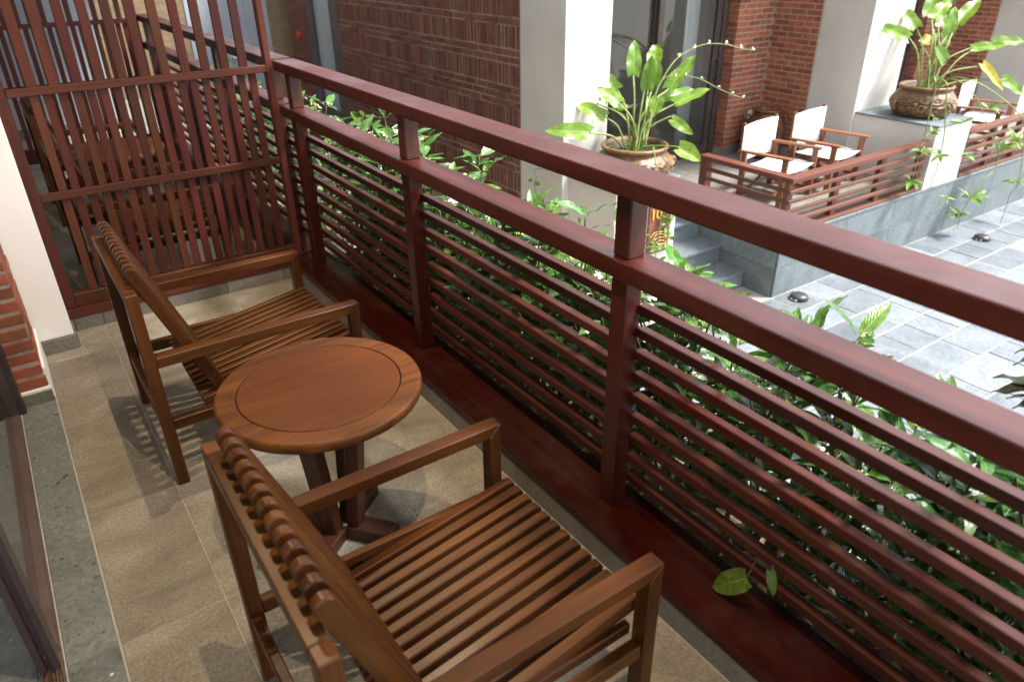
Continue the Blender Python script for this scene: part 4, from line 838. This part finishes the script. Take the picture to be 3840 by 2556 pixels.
# ---- darker shrub at the outer side of the planter
ds = thing('dark_leaved_shrub', (1.52, 0.30, 0.09), 'dark green shrub with narrow leaves standing above the hedge', 'shrub')
rd = random.Random(31); DL = [leaf_mesh(w=0.34, fold=0.35, droop=0.5, wave=0.06, seed=40 + k, mat=L_DARK) for k in range(4)]; bm = bmesh.new(); bs = Vector((1.52, 0.30, 0.09))
for s in range(7):
    tip = Vector((1.70 + rd.uniform(-0.05, 0.08), 0.44 + rd.uniform(-0.10, 0.05), 0.64 + 0.04 * s)); path = smooth_path([bs, (bs + tip) / 2 + Vector((rd.uniform(-0.03, 0.05), -0.03, 0.05)), tip], 5); tube_bm(bm, [q - bs for q in path], [0.006 - 0.0006 * i for i in range(len(path) - 1)] + [0.001], 5)
    for k in range(9):
        pos = path[-1 - k // 3]; a = rd.uniform(0, 6.28); d = Vector((math.cos(a), math.sin(a) + 0.5, rd.uniform(-0.3, 0.3))).normalized(); L = rd.uniform(0.06, 0.095)
        o = bpy.data.objects.new('leaf', rd.choice(DL)); o.parent = ds; o.location = pos - bs; o.rotation_euler = aim(d, Vector((0, 0, 1)), rd.uniform(-0.4, 0.4)); o.scale = (L, L, L); COL.objects.link(o)
obj('stems', from_bm(bm, 'stems', True), M_TWIG, ds, bs)

# ================================================================ POTS AND WATER PLANTS
def pot(x, y, z, h, label):
    p = thing('plant_pot', (x, y, z), label, 'pot', 'carved brown glazed pots on the plinths')
    def relief(a, zz, r):
        u = (zz - 0.03) / (h - 0.09)
        if u < 0 or u > 1: return 0
        q = noise.noise(Vector((math.cos(a) * 3.2, math.sin(a) * 3.2, zz * 16))); q2 = math.sin(q * 12 + zz * 30)
        sc = 0.006 * max(0, math.sin(a * 14)) * (1 if u > 0.80 else 0)
        return (0.0085 * q2 + 0.004 * noise.noise(Vector((math.cos(a) * 9, math.sin(a) * 9, zz * 45)))) * math.sin(math.pi * min(1, u * 1.15)) + sc
    body = [(0.19, 0.0), (0.205, 0.006)]
    for i in range(41):
        u = i / 40; body.append((0.200 + 0.092 * math.sin(math.pi * (0.10 + 0.80 * u)) ** 0.8, 0.015 + (h - 0.075) * u))
    body += [(0.226, h - 0.050), (0.224, h - 0.036)]
    me = lathe_mesh(body, 160, relief); me.materials.append(M_POT); pb = obj('pot_body', me, None, p, (x, y, z))
    me = lathe_mesh([(0.222, h - 0.0365), (0.238, h - 0.030), (0.246, h - 0.014), (0.243, h - 0.004), (0.232, h), (0.222, h - 0.004), (0.215, h - 0.03), (0.21, h - 0.0355)], 72); me.materials.append(M_POT); obj('pot_rim', me, None, p, (x, y, z))
    for k in range(7):
        a0 = k * 0.9; bm = bmesh.new(); pts = []
        for i in range(22):
            t = i / 21; ang = t * 8.0; rr = 0.034 * (1 - 0.80 * t); aa = a0 + rr * math.cos(ang) / 0.285; zz = h * 0.43 + rr * math.sin(ang); pts.append((0.286 * math.cos(aa), 0.286 * math.sin(aa), zz))
        tube_bm(bm, pts, 0.0045, 6); me = from_bm(bm, 'scroll', True); me.materials.append(M_POT); obj('scroll', me, None, pb, (x, y, z))
    for a in (2.75, 2.75 + math.pi):
        bm = bmesh.new(); tube_bm(bm, [(0.275, 0, h * 0.22), (0.315, 0, h * 0.25), (0.325, 0, h * 0.36), (0.315, 0, h * 0.47), (0.278, 0, h * 0.52)], [0.014, 0.018, 0.02, 0.018, 0.014], 8); me = from_bm(bm, 'handle', True); me.materials.append(M_POTDARK); obj('handle', me, None, pb, (x, y, z), (0, 0, a))
    me = lathe_mesh([(0.02, 0.0), (0.2145, 0.0), (0.2145, 0.002), (0.02, 0.002)], 48); me.materials.append(M_WATER); wt = obj('water', me, None, p, (x, y, z + h - 0.034))
    bm = bmesh.new(); rf = random.Random(int(x * 10))
    for k in range(46):
        r = 0.19 * math.sqrt(rf.random()); a = rf.uniform(0, 6.28); cx_, cy_ = r * math.cos(a), r * math.sin(a); q = rf.uniform(0.008, 0.017)
        bm.faces.new([bm.verts.new((cx_ + q * math.cos(t * 1.047), cy_ + q * math.sin(t * 1.047), 0.003 + rf.uniform(0, 0.002))) for t in range(6)])
    me = from_bm(bm, 'duckweed'); o = obj('floating_leaves', me, L_VINE, wt, (x, y, z + h - 0.032)); o['kind'] = 'stuff'
    return p
PA, PB = Vector((3.755, 3.87, 0.0865)), Vector((7.43, 3.73, 0.0865))
pot(PA.x, PA.y, PA.z, 0.235, 'carved brown pot of upright leaves on the plinth above the number board')
pot(PB.x, PB.y, PB.z, 0.285, 'carved brown pot on the stone capped plinth with stems trailing over the terrace wall')
def sword(c, rows, label, up_to_cam):
    p = thing('sword_plant', c, label, 'plant'); rr = random.Random(8)
    for i, (bp, tp, w, kind) in enumerate(rows):
        bp, tp = Vector(bp), Vector(tp); d = tp - bp; L = d.length
        me = leaf_mesh(w=min(1.25, w / L * 1.42), fold=rr.uniform(0.15, 0.5), droop=rr.uniform(-0.1, 0.35), wave=rr.uniform(0.02, 0.05), twist=rr.uniform(-0.4, 0.4), shape='heart', nu=10, nv=6, seed=i, mat=(L_SWORD, L_SWORD, L_YEL)[kind])
        up = Vector((-0.55, -0.45, 0.75)) if kind != 1 else Vector((-0.8, -0.6, 0.2))
        lme = me; lrot = aim(d, up, rr.uniform(-0.3, 0.3))
        root = c + Vector((rr.uniform(-0.06, 0.06), rr.uniform(-0.06, 0.06), -0.05)); out = bp - root
        mid = root + Vector((out.x * 0.38, out.y * 0.38, out.z * 0.66 + 0.03 * out.length)); end_dir = d.normalized() * (0.04 if d.z > -0.1 else -0.03)
        bm = bmesh.new(); path = smooth_path([root, mid, bp - end_dir * 0.6, bp + d.normalized() * 0.01], 7); n = len(path)
        tube_bm(bm, [q - c for q in path], [0.0088 - 0.0042 * k / (n - 1) for k in range(n)], 6); me = from_bm(bm, 'petiole', True); me.materials.append(M_STEM); pe = obj('petiole', me, None, p, c)
        o = bpy.data.objects.new('leaf', lme); o.parent = pe; o.location = bp - c; o.rotation_euler = lrot; o.scale = (L, L, L); COL.objects.link(o)
    return p
CA, CB = Vector((3.755, 3.87, 0.30)), Vector((7.43, 3.73, 0.35))
spa = sword(CA, SWORD_A, 'bright green broad leaved water plant standing in the pot above the number board', True)
spb = sword(CB, SWORD_B, 'bright green broad leaved water plant with yellowing leaves and long trailing stems', True)
def blossom_mesh():
    bm = bmesh.new(); rr = random.Random(3)
    for k in range(7):
        d = Vector((rr.uniform(-1, 1), rr.uniform(-1, 1), rr.uniform(-0.6, 1))).normalized(); bmesh.ops.create_icosphere(bm, subdivisions=1, radius=0.28, matrix=Matrix.Translation(d * 0.62))
    me = from_bm(bm, 'blossom', True); me.materials.append(M_PETAL); me.materials.append(M_BUD)
    for i, p in enumerate(me.polygons): p.material_index = 1 if (i // 20) % 2 else 0
    return me
BLOS = blossom_mesh()
for i, pts in enumerate(STALK_A):
    bm = bmesh.new(); path = smooth_path(pts, 5); n = len(path); tube_bm(bm, [q - CA for q in path], [0.0055 - 0.003 * k / (n - 1) for k in range(n)], 6); me = from_bm(bm, 'flower_stalk', True); me.materials.append(M_STEM); fs = obj('flower_stalk', me, None, spa, CA)
    if i < 2:
        for q in pts[3:]:
            s = 0.019 if i == 0 else 0.013; o = bpy.data.objects.new('blossom', BLOS); o.parent = fs; o.location = Vector(q) - CA + Vector((0, 0, 0.012)); o.scale = (s, s, s); o.rotation_euler = (q[0] * 9, q[1] * 7, 0); COL.objects.link(o)
TS = []
for pts in TRAIL_B:
    bm = bmesh.new(); path = smooth_path([CB + Vector((-0.05, -0.12, -0.03)), (CB + Vector(pts[0])) / 2 + Vector((0, -0.02, 0.05))] + list(pts), 4); n = len(path)
    tube_bm(bm, [q - CB for q in path], [0.0065 - 0.003 * k / (n - 1) for k in range(n)], 6); me = from_bm(bm, 'trailing_stem', True); me.materials.append(M_STEM); TS.append((obj('trailing_stem', me, None, spb, CB), path))
rp2 = random.Random(12); PL = [leaf_mesh(w=0.36, fold=0.3, droop=0.4, wave=0.02, seed=60 + k, mat=L_VINE) for k in range(4)]
for pos, s in PLANTLETS_B:
    own = min(TS, key=lambda e: min((q - Vector(pos)).length for q in e[1]))[0]
    for k in range(9):
        a = rp2.uniform(0, 6.28); el = rp2.uniform(-0.4, 0.8); d = Vector((math.cos(a) * math.cos(el), math.sin(a) * math.cos(el), math.sin(el))); L = s * rp2.uniform(0.6, 1.15)
        o = bpy.data.objects.new('plantlet_leaf', rp2.choice(PL)); o.parent = own; o.location = Vector(pos) - CB; o.rotation_euler = aim(d, Vector((-0.3, -0.4, 1)), rp2.uniform(-0.5, 0.5)); o.scale = (L, L, L); COL.objects.link(o)
# ---- vine sprig left of the first plinth and climber over the number board
vn = thing('hanging_vine', VINE_A[0], 'thin green vine sprig hanging beside the first white pillar', 'vine'); v0 = Vector(VINE_A[0])
bm = bmesh.new(); tube_bm(bm, [q - v0 for q in smooth_path([(3.56, 3.75, 0.13), (3.40, 3.70, 0.12)] + list(VINE_A), 4)], 0.0035, 6); me = from_bm(bm, 'stem', True); me.materials.append(M_STEM); obj('stem', me, None, vn, v0)
def spray(root, r0, pts, size, seed, toward):
    rr = random.Random(seed)
    for q in pts:
        for k in range(2):
            a = rr.uniform(0, 6.28); d = (Vector((math.cos(a) * 0.8, math.sin(a) * 0.8, rr.uniform(-0.5, 0.6)))).normalized(); L = size * rr.uniform(0.7, 1.25)
            o = bpy.data.objects.new('leaf', rr.choice(PL)); o.parent = root; o.location = Vector(q) - r0 - d * L * 0.4; o.rotation_euler = aim(d, Vector(toward), rr.uniform(-0.4, 0.4)); o.scale = (L, L * 1.5, L); COL.objects.link(o)
spray(vn, v0, VINE_LEAVES, 0.065, 4, (-0.8, -0.4, 0.5))
cl = thing('climbing_vine', CLIMB[-1], 'green climbing vine with golden dry stems over the number board', 'vine'); c0 = Vector(CLIMB[-1])
bm = bmesh.new(); tube_bm(bm, [q - c0 for q in smooth_path(CLIMB + [(CLIMB[-1][0] - 0.03, 3.60, G)], 4)], 0.005, 6); me = from_bm(bm, 'stem', True); me.materials.append(M_STEM); obj('stem', me, None, cl, c0)
for pts in DRY_STEMS:
    bm = bmesh.new(); tube_bm(bm, [q - c0 for q in smooth_path(pts, 6)], 0.0035, 6); me = from_bm(bm, 'dry_stem', True); me.materials.append(M_DRY); obj('dry_stem', me, None, cl, c0)
spray(cl, c0, CLIMB_LEAVES, 0.075, 6, (-0.4, -0.8, 0.4))
